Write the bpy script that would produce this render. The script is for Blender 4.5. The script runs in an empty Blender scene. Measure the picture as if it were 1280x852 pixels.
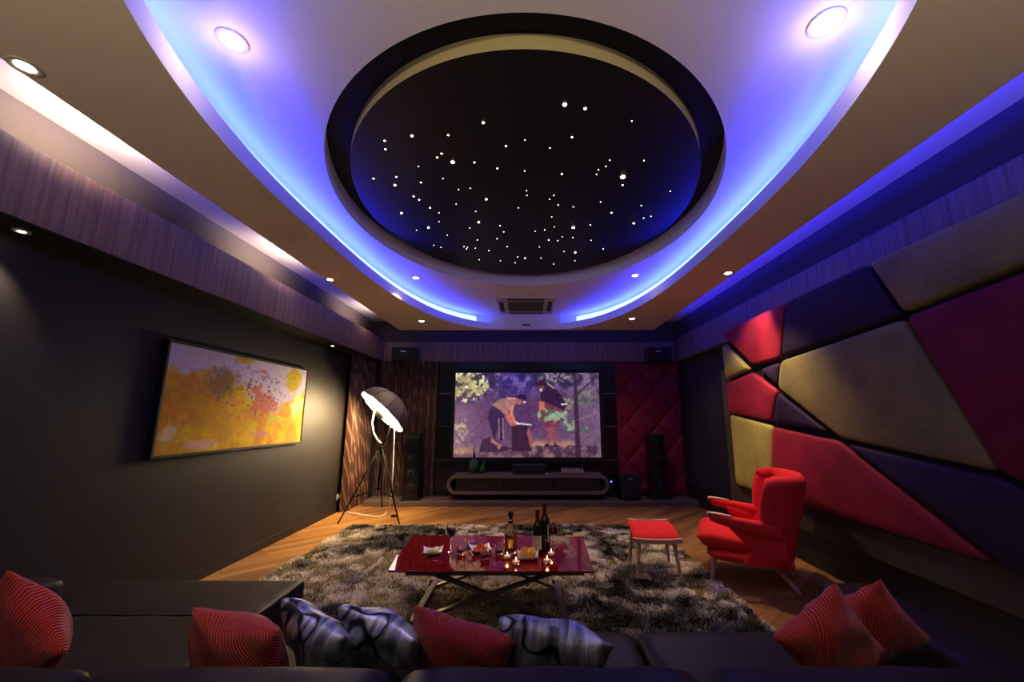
import bpy, bmesh, math, random
import numpy as np
from mathutils import Vector, Matrix
random.seed(7)
PI = math.pi
scene = bpy.context.scene
COL = scene.collection

# ------------------------------------------------------------------ camera
FPX, CX, CY, CAMZ = 511.0, 660.0, 426.0, 1.5
PITCH = math.atan(96 / FPX)
cam_d = bpy.data.cameras.new('camera')
cam = bpy.data.objects.new('camera', cam_d)
COL.objects.link(cam)
cam.location = (0, 0, CAMZ)
cam.rotation_euler = (PI / 2 + PITCH, 0, 0)
cam_d.sensor_width = 36
cam_d.lens = FPX / 1280 * 36
cam_d.shift_x = -(CX - 640) / 1280
cam_d.clip_start = 0.05
scene.camera = cam
scene.view_settings.view_transform = 'Standard'
scene.view_settings.look = 'None'
scene.view_settings.exposure = 0.35
scene.view_settings.gamma = 0.80

def at(u, v, z=None, y=None, x=None):
    """survey helper: the point of the room seen at (u, v) that lies on the given plane"""
    rx, ry = (u - CX) / FPX, (CY - v) / FPX
    c, s = math.cos(PITCH), math.sin(PITCH)
    r = (rx, c - ry * s, s + ry * c)
    t = (z - CAMZ) / r[2] if z is not None else (y / r[1] if y is not None else x / r[0])
    return Vector((r[0] * t, r[1] * t, CAMZ + r[2] * t))

# ------------------------------------------------------------------ world
w = bpy.data.worlds.new('world'); scene.world = w
w.use_nodes = True
w.node_tree.nodes['Background'].inputs[0].default_value = (0.02, 0.016, 0.014, 1)
w.node_tree.nodes['Background'].inputs[1].default_value = 0.2

# ------------------------------------------------------------------ materials
class NT:
    def __init__(s, name):
        s.m = bpy.data.materials.new(name); s.m.use_nodes = True
        s.t = s.m.node_tree; s.b = s.t.nodes['Principled BSDF']
    def n(s, kind, **kw):
        nd = s.t.nodes.new(kind)
        for k, v in kw.items():
            if k in nd.inputs: nd.inputs[k].default_value = v
            else: setattr(nd, k, v)
        return nd
    def l(s, a, b): s.t.links.new(a, b)
    def coord(s, scale=(1, 1, 1), rot=(0, 0, 0), kind='Object'):
        tc = s.n('ShaderNodeTexCoord'); mp = s.n('ShaderNodeMapping')
        mp.inputs['Scale'].default_value = scale; mp.inputs['Rotation'].default_value = rot
        s.l(tc.outputs[kind], mp.inputs['Vector']); return mp.outputs[0]
    def ramp(s, fac, stops):
        r = s.n('ShaderNodeValToRGB'); e = r.color_ramp.elements
        while len(e) < len(stops): e.new(0.5)
        for k, (p, c) in enumerate(stops):
            e[k].position = p; e[k].color = (*c, 1) if len(c) == 3 else c
        s.l(fac, r.inputs[0]); return r.outputs[0]
    def bump(s, h, strength=0.3, dist=0.01):
        b = s.n('ShaderNodeBump'); b.inputs['Strength'].default_value = strength
        b.inputs['Distance'].default_value = dist
        s.l(h, b.inputs['Height']); s.l(b.outputs[0], s.b.inputs['Normal'])

def P(name, col, rough=0.5, metal=0, spec=None, trans=0, sheen=0, coat=0, ior=None, var=0.0, vscale=8, bump=0, bscale=60, emit=None, estr=0, alpha=None):
    k = NT(name); b = k.b
    b.inputs['Base Color'].default_value = (*col, 1)
    b.inputs['Roughness'].default_value = rough; b.inputs['Metallic'].default_value = metal
    if spec is not None: b.inputs['Specular IOR Level'].default_value = spec
    if trans: b.inputs['Transmission Weight'].default_value = trans
    if sheen:
        b.inputs['Sheen Weight'].default_value = sheen; b.inputs['Sheen Tint'].default_value = (*[min(1, c * 2 + .1) for c in col], 1)
    if coat: b.inputs['Coat Weight'].default_value = coat; b.inputs['Coat Roughness'].default_value = 0.03
    if ior: b.inputs['IOR'].default_value = ior
    if emit: b.inputs['Emission Color'].default_value = (*emit, 1); b.inputs['Emission Strength'].default_value = estr
    if var:
        no = k.n('ShaderNodeTexNoise', Scale=vscale, Detail=4.0); k.l(k.coord(), no.inputs['Vector'])
        k.l(k.ramp(no.outputs[0], [(0.3, tuple(c * (1 - var) for c in col)), (0.7, tuple(min(1, c * (1 + var)) for c in col))]), b.inputs['Base Color'])
    if bump:
        no = k.n('ShaderNodeTexNoise', Scale=bscale, Detail=3.0); k.l(k.coord(), no.inputs['Vector'])
        k.bump(no.outputs[0], bump, 0.004)
    return k.m

def emission(name, col, strength):
    k = NT(name); e = k.n('ShaderNodeEmission')
    e.inputs[0].default_value = (*col, 1); e.inputs[1].default_value = strength
    k.l(e.outputs[0], k.t.nodes['Material Output'].inputs[0]); return k.m

def wood(name, c1, c2, scale=(40, 40, 1.5), rough=0.5):
    k = NT(name); no = k.n('ShaderNodeTexNoise', Scale=1.0, Detail=6.0, Roughness=0.6)
    k.l(k.coord(scale), no.inputs['Vector'])
    k.l(k.ramp(no.outputs[0], [(0.35, c1), (0.65, c2)]), k.b.inputs['Base Color'])
    k.b.inputs['Roughness'].default_value = rough; k.bump(no.outputs[0], 0.1, 0.002); return k.m

def parquet():
    k = NT('oak_parquet'); v = k.coord((1, 1, 1), (0, 0, math.radians(-45)))
    br = k.n('ShaderNodeTexBrick', Scale=1.0)
    br.inputs['Brick Width'].default_value = 0.95; br.inputs['Row Height'].default_value = 0.11
    br.inputs['Mortar Size'].default_value = 0.002; br.inputs['Bias'].default_value = 0.0
    br.inputs['Color1'].default_value = (0.55, 0.31, 0.10, 1); br.inputs['Color2'].default_value = (0.27, 0.13, 0.04, 1)
    br.inputs['Mortar'].default_value = (0.08, 0.04, 0.015, 1)
    k.l(v, br.inputs['Vector'])
    no = k.n('ShaderNodeTexNoise', Scale=1.0, Detail=5.0); k.l(k.coord((3, 60, 1), (0, 0, math.radians(-45))), no.inputs['Vector'])
    g = k.ramp(no.outputs[0], [(0.3, (0.7, 0.66, 0.62)), (0.7, (1, 1, 1))])
    mx = k.n('ShaderNodeMix', data_type='RGBA', blend_type='MULTIPLY'); mx.inputs[0].default_value = 1
    k.l(br.outputs[0], mx.inputs[6]); k.l(g, mx.inputs[7]); k.l(mx.outputs[2], k.b.inputs['Base Color'])
    k.b.inputs['Roughness'].default_value = 0.35; return k.m

def ribbed(name, c_lo, c_hi, scale=16):
    """red corded pillow cloth"""
    k = NT(name); wv = k.n('ShaderNodeTexWave', wave_type='BANDS', bands_direction='DIAGONAL')
    wv.inputs['Scale'].default_value = scale; wv.inputs['Distortion'].default_value = 11
    wv.inputs['Detail'].default_value = 2.0; wv.inputs['Detail Scale'].default_value = 0.14
    k.l(k.coord((1, 0.2, 1)), wv.inputs['Vector'])
    k.l(k.ramp(wv.outputs[1], [(0.1, c_lo), (0.75, c_hi)]), k.b.inputs['Base Color'])
    k.b.inputs['Roughness'].default_value = 0.45; k.b.inputs['Sheen Weight'].default_value = 0.3
    k.bump(wv.outputs[1], 0.7, 0.006); return k.m

def satin():
    k = NT('silver_satin')
    no = k.n('ShaderNodeTexNoise', Scale=1.0, Detail=4.0, Distortion=0.6); k.l(k.coord((30, 4, 7)), no.inputs['Vector'])
    base = k.ramp(no.outputs[0], [(0.35, (0.13, 0.15, 0.18)), (0.60, (0.56, 0.61, 0.68))])
    ln = k.n('ShaderNodeTexNoise', Scale=4.5, Detail=0.5); k.l(k.coord((1, 0.3, 1.4)), ln.inputs['Vector'])
    msk = k.ramp(ln.outputs[0], [(0.490, (1, 1, 1)), (0.496, (0, 0, 0)), (0.505, (0, 0, 0)), (0.511, (1, 1, 1))])
    mx = k.n('ShaderNodeMix', data_type='RGBA', blend_type='MULTIPLY'); mx.inputs[0].default_value = 0.95
    k.l(base, mx.inputs[6]); k.l(msk, mx.inputs[7]); k.l(mx.outputs[2], k.b.inputs['Base Color'])
    k.b.inputs['Roughness'].default_value = 0.38; k.b.inputs['Metallic'].default_value = 0.35
    k.bump(no.outputs[0], 0.5, 0.01); return k.m

def curtain_cloth():
    k = NT('brown_curtain'); wv = k.n('ShaderNodeTexWave', wave_type='BANDS', bands_direction='DIAGONAL')
    wv.inputs['Scale'].default_value = 5.0; wv.inputs['Distortion'].default_value = 9; wv.inputs['Detail'].default_value = 2
    wv.inputs['Detail Scale'].default_value = 0.7; wv.inputs['Detail Roughness'].default_value = 0.4
    mp = k.coord((1, 1, 0.32)); k.l(mp, wv.inputs['Vector'])
    k.l(k.ramp(wv.outputs[1], [(0.0, (0.070, 0.028, 0.018)), (0.82, (0.10, 0.042, 0.026)), (0.97, (0.24, 0.14, 0.085))]), k.b.inputs['Base Color'])
    k.b.inputs['Roughness'].default_value = 0.5; k.b.inputs['Sheen Weight'].default_value = 0.2; return k.m

def velvet(name, col):
    k = NT(name); no = k.n('ShaderNodeTexNoise', Scale=2.2, Detail=8.0, Roughness=0.7); k.l(k.coord(), no.inputs['Vector'])
    k.l(k.ramp(no.outputs[0], [(0.3, tuple(c * 0.68 for c in col)), (0.7, tuple(min(1, c * 1.28) for c in col))]), k.b.inputs['Base Color'])
    k.b.inputs['Roughness'].default_value = 0.75; k.b.inputs['Sheen Weight'].default_value = 0.35
    k.b.inputs['Sheen Tint'].default_value = (*[min(1, c * 2.5) for c in col], 1); k.b.inputs['Sheen Roughness'].default_value = 0.4
    f = k.n('ShaderNodeTexNoise', Scale=120.0, Detail=2.0); k.l(k.coord(), f.inputs['Vector']); k.bump(f.outputs[0], 0.25, 0.003); return k.m

def attr_mat(name, strength=None, rough=0.5):
    k = NT(name); a = k.n('ShaderNodeAttribute', attribute_name='col')
    if strength:
        e = k.n('ShaderNodeEmission'); e.inputs[1].default_value = strength; k.l(a.outputs[0], e.inputs[0])
        k.l(e.outputs[0], k.t.nodes['Material Output'].inputs[0])
    else:
        k.l(a.outputs[0], k.b.inputs['Base Color']); k.b.inputs['Roughness'].default_value = rough
    return k.m

M = {}
M['ceil'] = P('ceiling_paint', (0.82, 0.79, 0.75), 0.75)
M['panelceil'] = P('dropped_ceiling_paint', (0.82, 0.76, 0.66), 0.75)
M['wall'] = P('dark_wall_paint', (0.034, 0.029, 0.027), 0.55, var=0.1, vscale=3)
M['walltop'] = P('slot_wall_paint', (0.085, 0.07, 0.07), 0.7)
M['wallr'] = P('plum_dark_wall', (0.05, 0.042, 0.05), 0.6)
M['rear'] = P('rear_wall_paint', (0.12, 0.10, 0.09), 0.7)
M['beam'] = wood('taupe_veneer', (0.17, 0.115, 0.095), (0.30, 0.215, 0.18), (45, 45, 1.2), 0.45)
M['floor'] = parquet()
M['platform'] = wood('dark_platform_wood', (0.14, 0.10, 0.075), (0.20, 0.15, 0.11), (2, 40, 40), 0.5)
M['black'] = P('matt_black', (0.012, 0.011, 0.012), 0.6)
M['blackgloss'] = P('glossy_black', (0.01, 0.009, 0.012), 0.25)
M['star'] = P('star_black', (0.012, 0.010, 0.014), 0.38)
M['drum'] = P('drum_paint', (0.78, 0.70, 0.36), 0.7)
M['skirt'] = P('dark_skirting', (0.03, 0.024, 0.022), 0.5)
M['olive'] = P('olive_board', (0.11, 0.085, 0.045), 0.8, var=0.15, vscale=5, bump=.2)
M['backing'] = P('backing_black', (0.02, 0.016, 0.018), 0.9)
M['vred'] = velvet('velvet_red', (0.33, 0.020, 0.040))
M['vdred'] = velvet('velvet_dark_red', (0.24, 0.008, 0.03))
M['vol'] = velvet('velvet_olive', (0.44, 0.38, 0.09))
M['vol2'] = velvet('velvet_grey_olive', (0.30, 0.255, 0.085))
M['vpur'] = velvet('velvet_purple', (0.040, 0.018, 0.045))
M['diamond'] = velvet('padded_crimson', (0.26, 0.008, 0.034))
M['leather'] = P('dark_leather', (0.026, 0.019, 0.015), 0.48, spec=.3, var=0.2, vscale=6, bump=0.25, bscale=90)
M['ridge'] = ribbed('red_corded_cloth', (0.36, 0.018, 0.010), (0.80, 0.085, 0.026), 54)
M['ridge2'] = ribbed('crimson_corded_cloth', (0.25, 0.008, 0.010), (0.58, 0.030, 0.026), 58)
M['satin'] = satin()
M['chair'] = P('red_wool', (0.66, 0.018, 0.014), 0.85, sheen=0.3, bump=0.3, bscale=220)
M['oak'] = wood('pale_oak', (0.50, 0.33, 0.17), (0.66, 0.47, 0.27), (30, 30, 3), 0.45)
M['redglass'] = P('red_lacquered_glass', (0.24, 0.004, 0.007), 0.06, coat=0.6)
M['white'] = P('white_enamel', (0.8, 0.78, 0.74), 0.4)
M['steel'] = P('brushed_steel', (0.42, 0.39, 0.36), 0.35, metal=0.9)
M['bronze'] = P('warm_grey_metal', (0.20, 0.17, 0.14), 0.4, metal=0.7)
M['darkmetal'] = P('dark_metal', (0.010, 0.008, 0.007), 0.6, spec=.12)
M['glass'] = P('clear_glass', (1, 1, 1), 0.0, trans=1, ior=1.45)
M['darkglass'] = P('dark_bottle_glass', (0.02, 0.022, 0.012), 0.06, coat=0.5)
M['wine'] = P('red_wine', (0.10, 0.002, 0.006), 0.05)
M['whisky'] = P('whisky', (0.50, 0.15, 0.02), 0.02, trans=0.85, ior=1.36)
M['gold'] = P('gold_label', (0.75, 0.55, 0.2), 0.35, metal=0.6)
M['paper'] = P('cream_label', (0.62, 0.50, 0.36), 0.7, var=0.2, vscale=40)
M['foil'] = P('dark_red_foil', (0.14, 0.008, 0.012), 0.3)
M['porcelain'] = P('white_porcelain', (0.82, 0.78, 0.74), 0.25, coat=0.3)
M['crisp'] = P('yellow_crisp', (0.80, 0.45, 0.03), 0.5, var=0.3, vscale=40)
M['snack'] = P('orange_red_snack', (0.80, 0.15, 0.035), 0.5, var=0.3, vscale=60)
M['lime'] = P('pale_lime', (0.62, 0.60, 0.20), 0.4, var=0.3, vscale=50)
M['wax'] = P('candle_wax', (0.55, 0.38, 0.28), 0.5, emit=(1, 0.55, 0.25), estr=0.12)
M['flame'] = emission('candle_flame', (1, 0.75, 0.4), 3)
M['vase'] = P('green_glass_vase', (0.035, 0.16, 0.02), 0.12, coat=0.6, trans=0.2)
M['vasedark'] = P('dark_vase_neck', (0.03, 0.02, 0.012), 0.2, coat=0.4)
M['grille'] = P('speaker_cloth', (0.02, 0.018, 0.02), 0.85, bump=0.3, bscale=300)
M['spk'] = P('speaker_box', (0.045, 0.045, 0.05), 0.5)
M['badge'] = P('silver_badge', (0.75, 0.74, 0.76), 0.35, metal=0.4)
M['console'] = P('taupe_console', (0.20, 0.155, 0.13), 0.45)
M['consolefront'] = P('dark_console_front', (0.035, 0.018, 0.017), 0.3)
M['curtain'] = curtain_cloth()
M['umb_out'] = P('grey_umbrella_cloth', (0.16, 0.145, 0.11), 0.6)
M['umb_in'] = P('white_reflector', (0.95, 0.9, 0.75), 0.5, emit=(1.0, 0.78, 0.46), estr=42.0)
M['rope'] = P('white_cable', (0.80, 0.78, 0.72), 0.5)
M['lens'] = emission('lamp_lens', (1.0, 0.88, 0.66), 30)
M['star_e'] = emission('star_point', (1.0, 0.85, 0.55), 12)
M['blue'] = emission('blue_led', (0.010, 0.020, 1.0), 92)
M['bluewhite'] = emission('pale_blue_diffuser', (0.17, 0.30, 1.0), 4.2)
M['blueled'] = emission('blue_indicator', (0.15, 0.12, 1.0), 6)
M['acwhite'] = P('ac_white', (0.62, 0.58, 0.56), 0.5)
M['acdark'] = P('ac_dark', (0.06, 0.05, 0.05), 0.6)
M['tag'] = P('white_care_tag', (0.8, 0.8, 0.82), 0.6)
M['cupwhite'] = P('pale_cup', (0.72, 0.62, 0.62), 0.3)
M['metalstrip'] = P('steel_strip', (0.5, 0.48, 0.5), 0.3, metal=0.8)
M['seam'] = P('leather_piping', (0.075, 0.06, 0.05), 0.35)

# ------------------------------------------------------------------ mesh helpers
class MB:
    def __init__(s): s.v = []; s.f = []
    def add(s, vs, fs):
        o = len(s.v); s.v += [tuple(p) for p in vs]; s.f += [tuple(i + o for i in f) for f in fs]; return s
    def box(s, x0, x1, y0, y1, z0, z1):
        vs = [(x, y, z) for z in (z0, z1) for y in (y0, y1) for x in (x0, x1)]
        return s.add(vs, [(0, 2, 3, 1), (4, 5, 7, 6), (0, 1, 5, 4), (2, 6, 7, 3), (0, 4, 6, 2), (1, 3, 7, 5)])
    def bar(s, a, b, w, h, up=(0, 0, 1)):
        a, b = Vector(a), Vector(b); d = (b - a).normalized(); u = Vector(up)
        if abs(d.dot(u)) > 0.98: u = Vector((0, 1, 0))
        x = d.cross(u).normalized(); z = x.cross(d)
        vs = [p + x * i * w / 2 + z * j * h / 2 for p in (a, b) for i, j in ((-1, -1), (1, -1), (1, 1), (-1, 1))]
        return s.add(vs, [(3, 2, 1, 0), (4, 5, 6, 7), (0, 1, 5, 4), (1, 2, 6, 5), (2, 3, 7, 6), (3, 0, 4, 7)])
    def lathe(s, prof, n=24, c=(0, 0, 0), cap=True):
        vs, fs = [], []
        for r, z in prof:
            for k in range(n):
                a = 2 * PI * k / n; vs.append((c[0] + r * math.cos(a), c[1] + r * math.sin(a), c[2] + z))
        for i in range(len(prof) - 1):
            for k in range(n):
                k2 = (k + 1) % n; fs.append((i * n + k, i * n + k2, (i + 1) * n + k2, (i + 1) * n + k))
        if cap:
            if prof[0][0] > 1e-6: fs.append(tuple(range(n - 1, -1, -1)))
            if prof[-1][0] > 1e-6: fs.append(tuple((len(prof) - 1) * n + k for k in range(n)))
        return s.add(vs, fs)
    def tube(s, pts, r, n=8, closed=False):
        pts = [Vector(p) for p in pts]; rs = r if isinstance(r, (list, tuple)) else [r] * len(pts)
        vs, fs = [], []; m = len(pts); prev = None
        for i, p in enumerate(pts):
            d = (pts[(i + 1) % m] - pts[i - 1]) if (closed or 0 < i < m - 1) else (pts[1] - pts[0] if i == 0 else pts[-1] - pts[-2])
            d.normalize()
            if prev is None:
                u = Vector((0, 0, 1)) if abs(d.z) < 0.9 else Vector((1, 0, 0))
                x = d.cross(u).normalized()
            else:
                x = (prev - d * prev.dot(d)).normalized()
            prev = x; y = d.cross(x)
            for k in range(n):
                a = 2 * PI * k / n; vs.append(p + (x * math.cos(a) + y * math.sin(a)) * rs[i])
        for i in range(m if closed else m - 1):
            j = (i + 1) % m
            for k in range(n):
                k2 = (k + 1) % n; fs.append((i * n + k, i * n + k2, j * n + k2, j * n + k))
        if not closed: fs.append(tuple(range(n - 1, -1, -1))); fs.append(tuple((m - 1) * n + k for k in range(n)))
        return s.add(vs, fs)
    def loft(s, rings, cap=True):
        n = len(rings[0]); vs = [p for r in rings for p in r]; fs = []
        for i in range(len(rings) - 1):
            for k in range(n):
                k2 = (k + 1) % n; fs.append((i * n + k, i * n + k2, (i + 1) * n + k2, (i + 1) * n + k))
        if cap: fs.append(tuple(range(n - 1, -1, -1))); fs.append(tuple((len(rings) - 1) * n + k for k in range(n)))
        return s.add(vs, fs)
    def sheet(s, nu, nv, fn):
        vs = [fn(i / (nu - 1), j / (nv - 1)) for j in range(nv) for i in range(nu)]
        fs = [(j * nu + i, j * nu + i + 1, (j + 1) * nu + i + 1, (j + 1) * nu + i) for j in range(nv - 1) for i in range(nu - 1)]
        return s.add(vs, fs)
    def prism(s, poly, z0, z1):
        n = len(poly); vs = [(x, y, z0) for x, y in poly] + [(x, y, z1) for x, y in poly]
        return s.add(vs, [tuple(range(n - 1, -1, -1)), tuple(range(n, 2 * n))] + [(k, (k + 1) % n, n + (k + 1) % n, n + k) for k in range(n)])
    def xf(s, mat):
        s.v = [tuple(mat @ Vector(p)) for p in s.v]; return s
    def build(s, name, mat, parent=None, smooth=35, bevel=0, segs=3, subsurf=0, weld=False):
        me = bpy.data.meshes.new(name); me.from_pydata(s.v, [], s.f); me.update()
        bm = bmesh.new(); bm.from_mesh(me)
        if weld: bmesh.ops.remove_doubles(bm, verts=bm.verts, dist=1e-5)
        bmesh.ops.recalc_face_normals(bm, faces=bm.faces); bm.to_mesh(me); bm.free()
        me.materials.append(mat)
        if smooth:
            me.shade_smooth()
            if smooth < 180: me.set_sharp_from_angle(angle=math.radians(smooth))
        o = bpy.data.objects.new(name, me); COL.objects.link(o)
        if parent: o.parent = parent
        if bevel:
            m = o.modifiers.new('bevel', 'BEVEL'); m.width = bevel; m.segments = segs; m.limit_method = 'ANGLE'; m.angle_limit = math.radians(40)
            m.harden_normals = False
        if subsurf:
            m = o.modifiers.new('sub', 'SUBSURF'); m.levels = subsurf; m.render_levels = subsurf
        return o

def tag(o, label, cat, group=None):
    o['label'] = label; o['category'] = cat
    if group: o['group'] = group
    return o
def struct(o): o['kind'] = 'structure'; return o
def thing(name, label, cat, loc=(0, 0, 0), rz=0, group=None):
    o = bpy.data.objects.new(name, None); COL.objects.link(o); o.location = loc; o.rotation_euler = (0, 0, rz)
    o.empty_display_size = 0.1
    return tag(o, label, cat, group)
def dup(root, loc=None, rz=None, label=None, group=None):
    r = root.copy(); COL.objects.link(r)
    if loc is not None: r.location = loc
    if rz is not None: r.rotation_euler = (0, 0, rz)
    if label: r['label'] = label
    if group: r['group'] = group
    for ch in list(root.children):
        c = ch.copy(); COL.objects.link(c); c.parent = r
        for g in list(ch.children):
            d = g.copy(); COL.objects.link(d); d.parent = c
    return r
def lamp(name, kind, loc, energy, col, parent=None, **kw):
    d = bpy.data.lights.new(name, kind); d.energy = energy; d.color = col
    for k, v in kw.items(): setattr(d, k, v)
    o = bpy.data.objects.new(name, d); COL.objects.link(o); o.location = loc
    if parent: o.parent = parent
    return o
def aim(o, target):
    o.rotation_euler = (Vector(target) - Vector(o.location)).to_track_quat('-Z', 'Y').to_euler()

# ------------------------------------------------------------------ room shell
XL, XR, YB, YF = -3.11, 3.0, 8.0, -1.6
BL, BR = -2.83, 2.9                # inner faces of the veneer beams
ZP, ZC = 3.115, 3.40               # dropped panel, upper ceiling
PL, PR, PB = -2.41, 2.354, 7.5      # dropped panel edges
CXO = -0.03                         # centre line of the ceiling design
o = struct(MB().box(XL - .1, XR + .1, YF - .1, YB + .1, -0.1, 0).build('floor', M['floor'], smooth=0))
struct(MB().box(XL - .1, XL, YF, YB + .1, 0, 3.7).build('wall_left', M['wall'], smooth=0))
struct(MB().box(XR, XR + .1, YF, YB + .1, 0, 3.7).build('wall_right', M['wallr'], smooth=0))
struct(MB().box(XL, XR, YB, YB + .1, 0, 3.7).build('wall_back', M['wall'], smooth=0))
struct(MB().box(XL, XR, YF - .1, YF, 0, 3.7).build('wall_rear', M['rear'], smooth=0))
struct(MB().box(XL, BL, YF, YB, 2.59, 3.02).build('trim_1', M['beam'], smooth=0))
struct(MB().box(XL, BL - .005, YF, YB, 2.584, 2.59).build('trim_13', M['skirt'], smooth=0))
struct(MB().box(BR, XR, YF, YB, 2.59, 3.02).build('trim_2', M['beam'], smooth=0))
struct(MB().box(BL, BR, 7.94, YB, 2.586, 2.97).build('trim_3', M['beam'], smooth=0))
struct(MB().box(XL, XL + .02, YF, 7.0, 0, 0.09).build('baseboard_left', M['skirt'], smooth=0))
struct(MB().box(XR - .05, XR, YF, YB, 0, 0.36).build('baseboard_right', M['skirt'], smooth=0))
struct(MB().box(-2.86, XR - .05, 7.44, YB, 0, 0.085).build('platform', M['platform'], smooth=0, bevel=.006))

def annulus(mb, inner, x0, x1, y0, y1, z, flip=False):
    """flat plate at height z between a closed inner outline and a rectangle"""
    cx = sum(p[0] for p in inner) / len(inner); cy = sum(p[1] for p in inner) / len(inner)
    outer = []
    for (px, py) in inner:
        dx, dy = px - cx, py - cy; t = 1e9
        if dx > 1e-9: t = min(t, (x1 - cx) / dx)
        if dx < -1e-9: t = min(t, (x0 - cx) / dx)
        if dy > 1e-9: t = min(t, (y1 - cy) / dy)
        if dy < -1e-9: t = min(t, (y0 - cy) / dy)
        outer.append((cx + dx * t, cy + dy * t))
    # snap nearest outer point to each corner
    for c in ((x0, y0), (x1, y0), (x1, y1), (x0, y1)):
        k = min(range(len(outer)), key=lambda i: (outer[i][0] - c[0]) ** 2 + (outer[i][1] - c[1]) ** 2); outer[k] = c
    n = len(inner)
    mb.add([(x, y, z) for x, y in inner] + [(x, y, z) for x, y in outer], [(k, (k + 1) % n, n + (k + 1) % n, n + k) for k in range(n)])
    return outer

NSEG = 144
def ell(cx, cy, a, b, n=NSEG): return [(cx + a * math.cos(2 * PI * k / n), cy + b * math.sin(2 * PI * k / n)) for k in range(n)]
def oval(off=0.0, ymax=7.42):
    A, BF, BN, n, cy = 1.86, 4.10, 3.12, 2.6, 3.45
    pts = []
    for k in range(NSEG):
        a = 2 * PI * k / NSEG; c, s = math.cos(a), math.sin(a)
        b = (BF if s > 0 else BN) + off
        x = CXO + (A + off) * math.copysign(abs(c) ** (2 / n), c); y = cy + b * math.copysign(abs(s) ** (2 / n), s)
        pts.append((x, min(y, ymax)))
    return pts
def ribbon(mb, pts, z0, z1, keep=lambda p, q: True):
    n = len(pts)
    for k in range(n):
        p, q = pts[k], pts[(k + 1) % n]
        if keep(p, q): mb.add([(*p, z0), (*q, z0), (*q, z1), (*p, z1)], [(0, 1, 2, 3)])
# upper ceiling with the star recess
SC, SA, SB = (CXO + .01, 3.675), 1.68, 2.047
lip = ell(*SC, SA, SB)
mb = MB(); annulus(mb, lip, XL, XR, YF, YB, ZC); ribbon(mb, lip, ZC, ZC + .177)
struct(mb.build('ceiling', M['ceil'], smooth=50, weld=True))
mb = MB(); mb.add([(*p, ZC + .177) for p in lip], [tuple(range(NSEG))])
struct(mb.build('trim_4', M['black'], smooth=0))
# dropped panel
ov = oval()
mb = MB(); out = annulus(mb, ov, PL, PR, YF, PB, ZP)
struct(mb.build('ceiling_dropped', M['panelceil'], smooth=0))
mb = MB(); n = NSEG
ribbon(mb, ov, ZP, ZP + .128, lambda p, q: not (p[1] > 7.41 and q[1] > 7.41))
# lip top, riser and the closed block at the far end
ov2 = oval(0.15, 7.47)
for k in range(n):
    p, q, p2, q2 = ov[k], ov[(k + 1) % n], ov2[k], ov2[(k + 1) % n]
    if not (p[1] > 7.41 and q[1] > 7.41):
        mb.add([(*p, ZP + .10), (*q, ZP + .10), (*q2, ZP + .10), (*p2, ZP + .10)], [(0, 1, 2, 3)])
ribbon(mb, ov2, ZP + .10, ZC - .002)
ribbon(mb, ov, ZP, ZC - .002, lambda p, q: p[1] > 7.41 and q[1] > 7.41)
struct(mb.build('trim_5', M['ceil'], smooth=50, weld=True))
# outer edges of the dropped panel
mb = MB()
for (a, b) in (((PL, YF), (PL, PB)), ((PL, PB), (PR, PB)), ((PR, PB), (PR, YF))):
    mb.add([(*a, ZP), (*b, ZP), (*b, ZP + .122), (*a, ZP + .122)], [(0, 1, 2, 3)])
mb.box(PL, PL + .3, YF, PB, ZP + .09, ZP + .1); mb.box(PR - .3, PR, YF, PB, ZP + .09, ZP + .1); mb.box(PL, PR, PB - .03, PB, ZP + .09, ZP + .1)
struct(mb.build('trim_6', M['ceil'], smooth=0))
# slot risers that close the light coves from the oval
mb = MB(); mb.box(PL + .26, PL + .28, YF, PB - .03, ZP + .1, ZC); mb.box(PR - .28, PR - .26, YF, PB - .03, ZP + .1, ZC)
struct(mb.build('trim_7', M['ceil'], smooth=0))
# wall strip above the beams
mb = MB(); mb.box(XL, XL + .01, YF, YB, 3.02, ZC); mb.box(XR - .01, XR, YF, YB, 3.02, ZC); mb.box(XL, XR, YB - .01, YB, 2.97, ZC)
struct(mb.build('trim_8', M['walltop'], smooth=0))

# ---- blue LED strips
def strip(name, pts, label, r=.011, face=None):
    o = MB().tube(pts, r, 6).build(name, M['blue'], smooth=180)
    if face:
        mb = MB(); n_ = len(face)
        mb.sheet(n_, 2, lambda u, v: (*face[int(round(u * (n_ - 1)))], ZP + .102 + .135 * v)); d = mb.build('diffuser', M['bluewhite'], o, smooth=180); d['label'] = 'pale blue glowing face of the light strip'
    return tag(o, label, 'light strip', 'blue LED cove strips')
ov3 = oval(0.075, 7.30)
left = [p for p in ov3 if p[0] < CXO and p[1] < 7.28]
right = [p for p in ov3 if p[0] > CXO and p[1] < 7.28]
ov4 = oval(0.098, 7.43)
lf_ = sorted([p for p in ov4 if p[0] < -.62 and .6 < p[1] < 7.4], key=lambda p: p[1]); rf_ = sorted([p for p in ov4 if p[0] > .56 and .6 < p[1] < 7.4], key=lambda p: p[1])
left.sort(key=lambda p: p[1]); right.sort(key=lambda p: p[1])
left = [p for p in left if p[1] > 0.6 and p[0] < -.75]; right = [p for p in right if p[1] > 0.6 and p[0] > .70]
strip('led_strip', [(x, y, ZP + .113) for x, y in left], 'glowing blue light strip in the oval ceiling cove on the painting side', face=[p for p in lf_])
strip('led_strip', [(x, y, ZP + .113) for x, y in right], 'glowing blue light strip in the oval ceiling cove on the padded wall side', face=[p for p in rf_])
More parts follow.
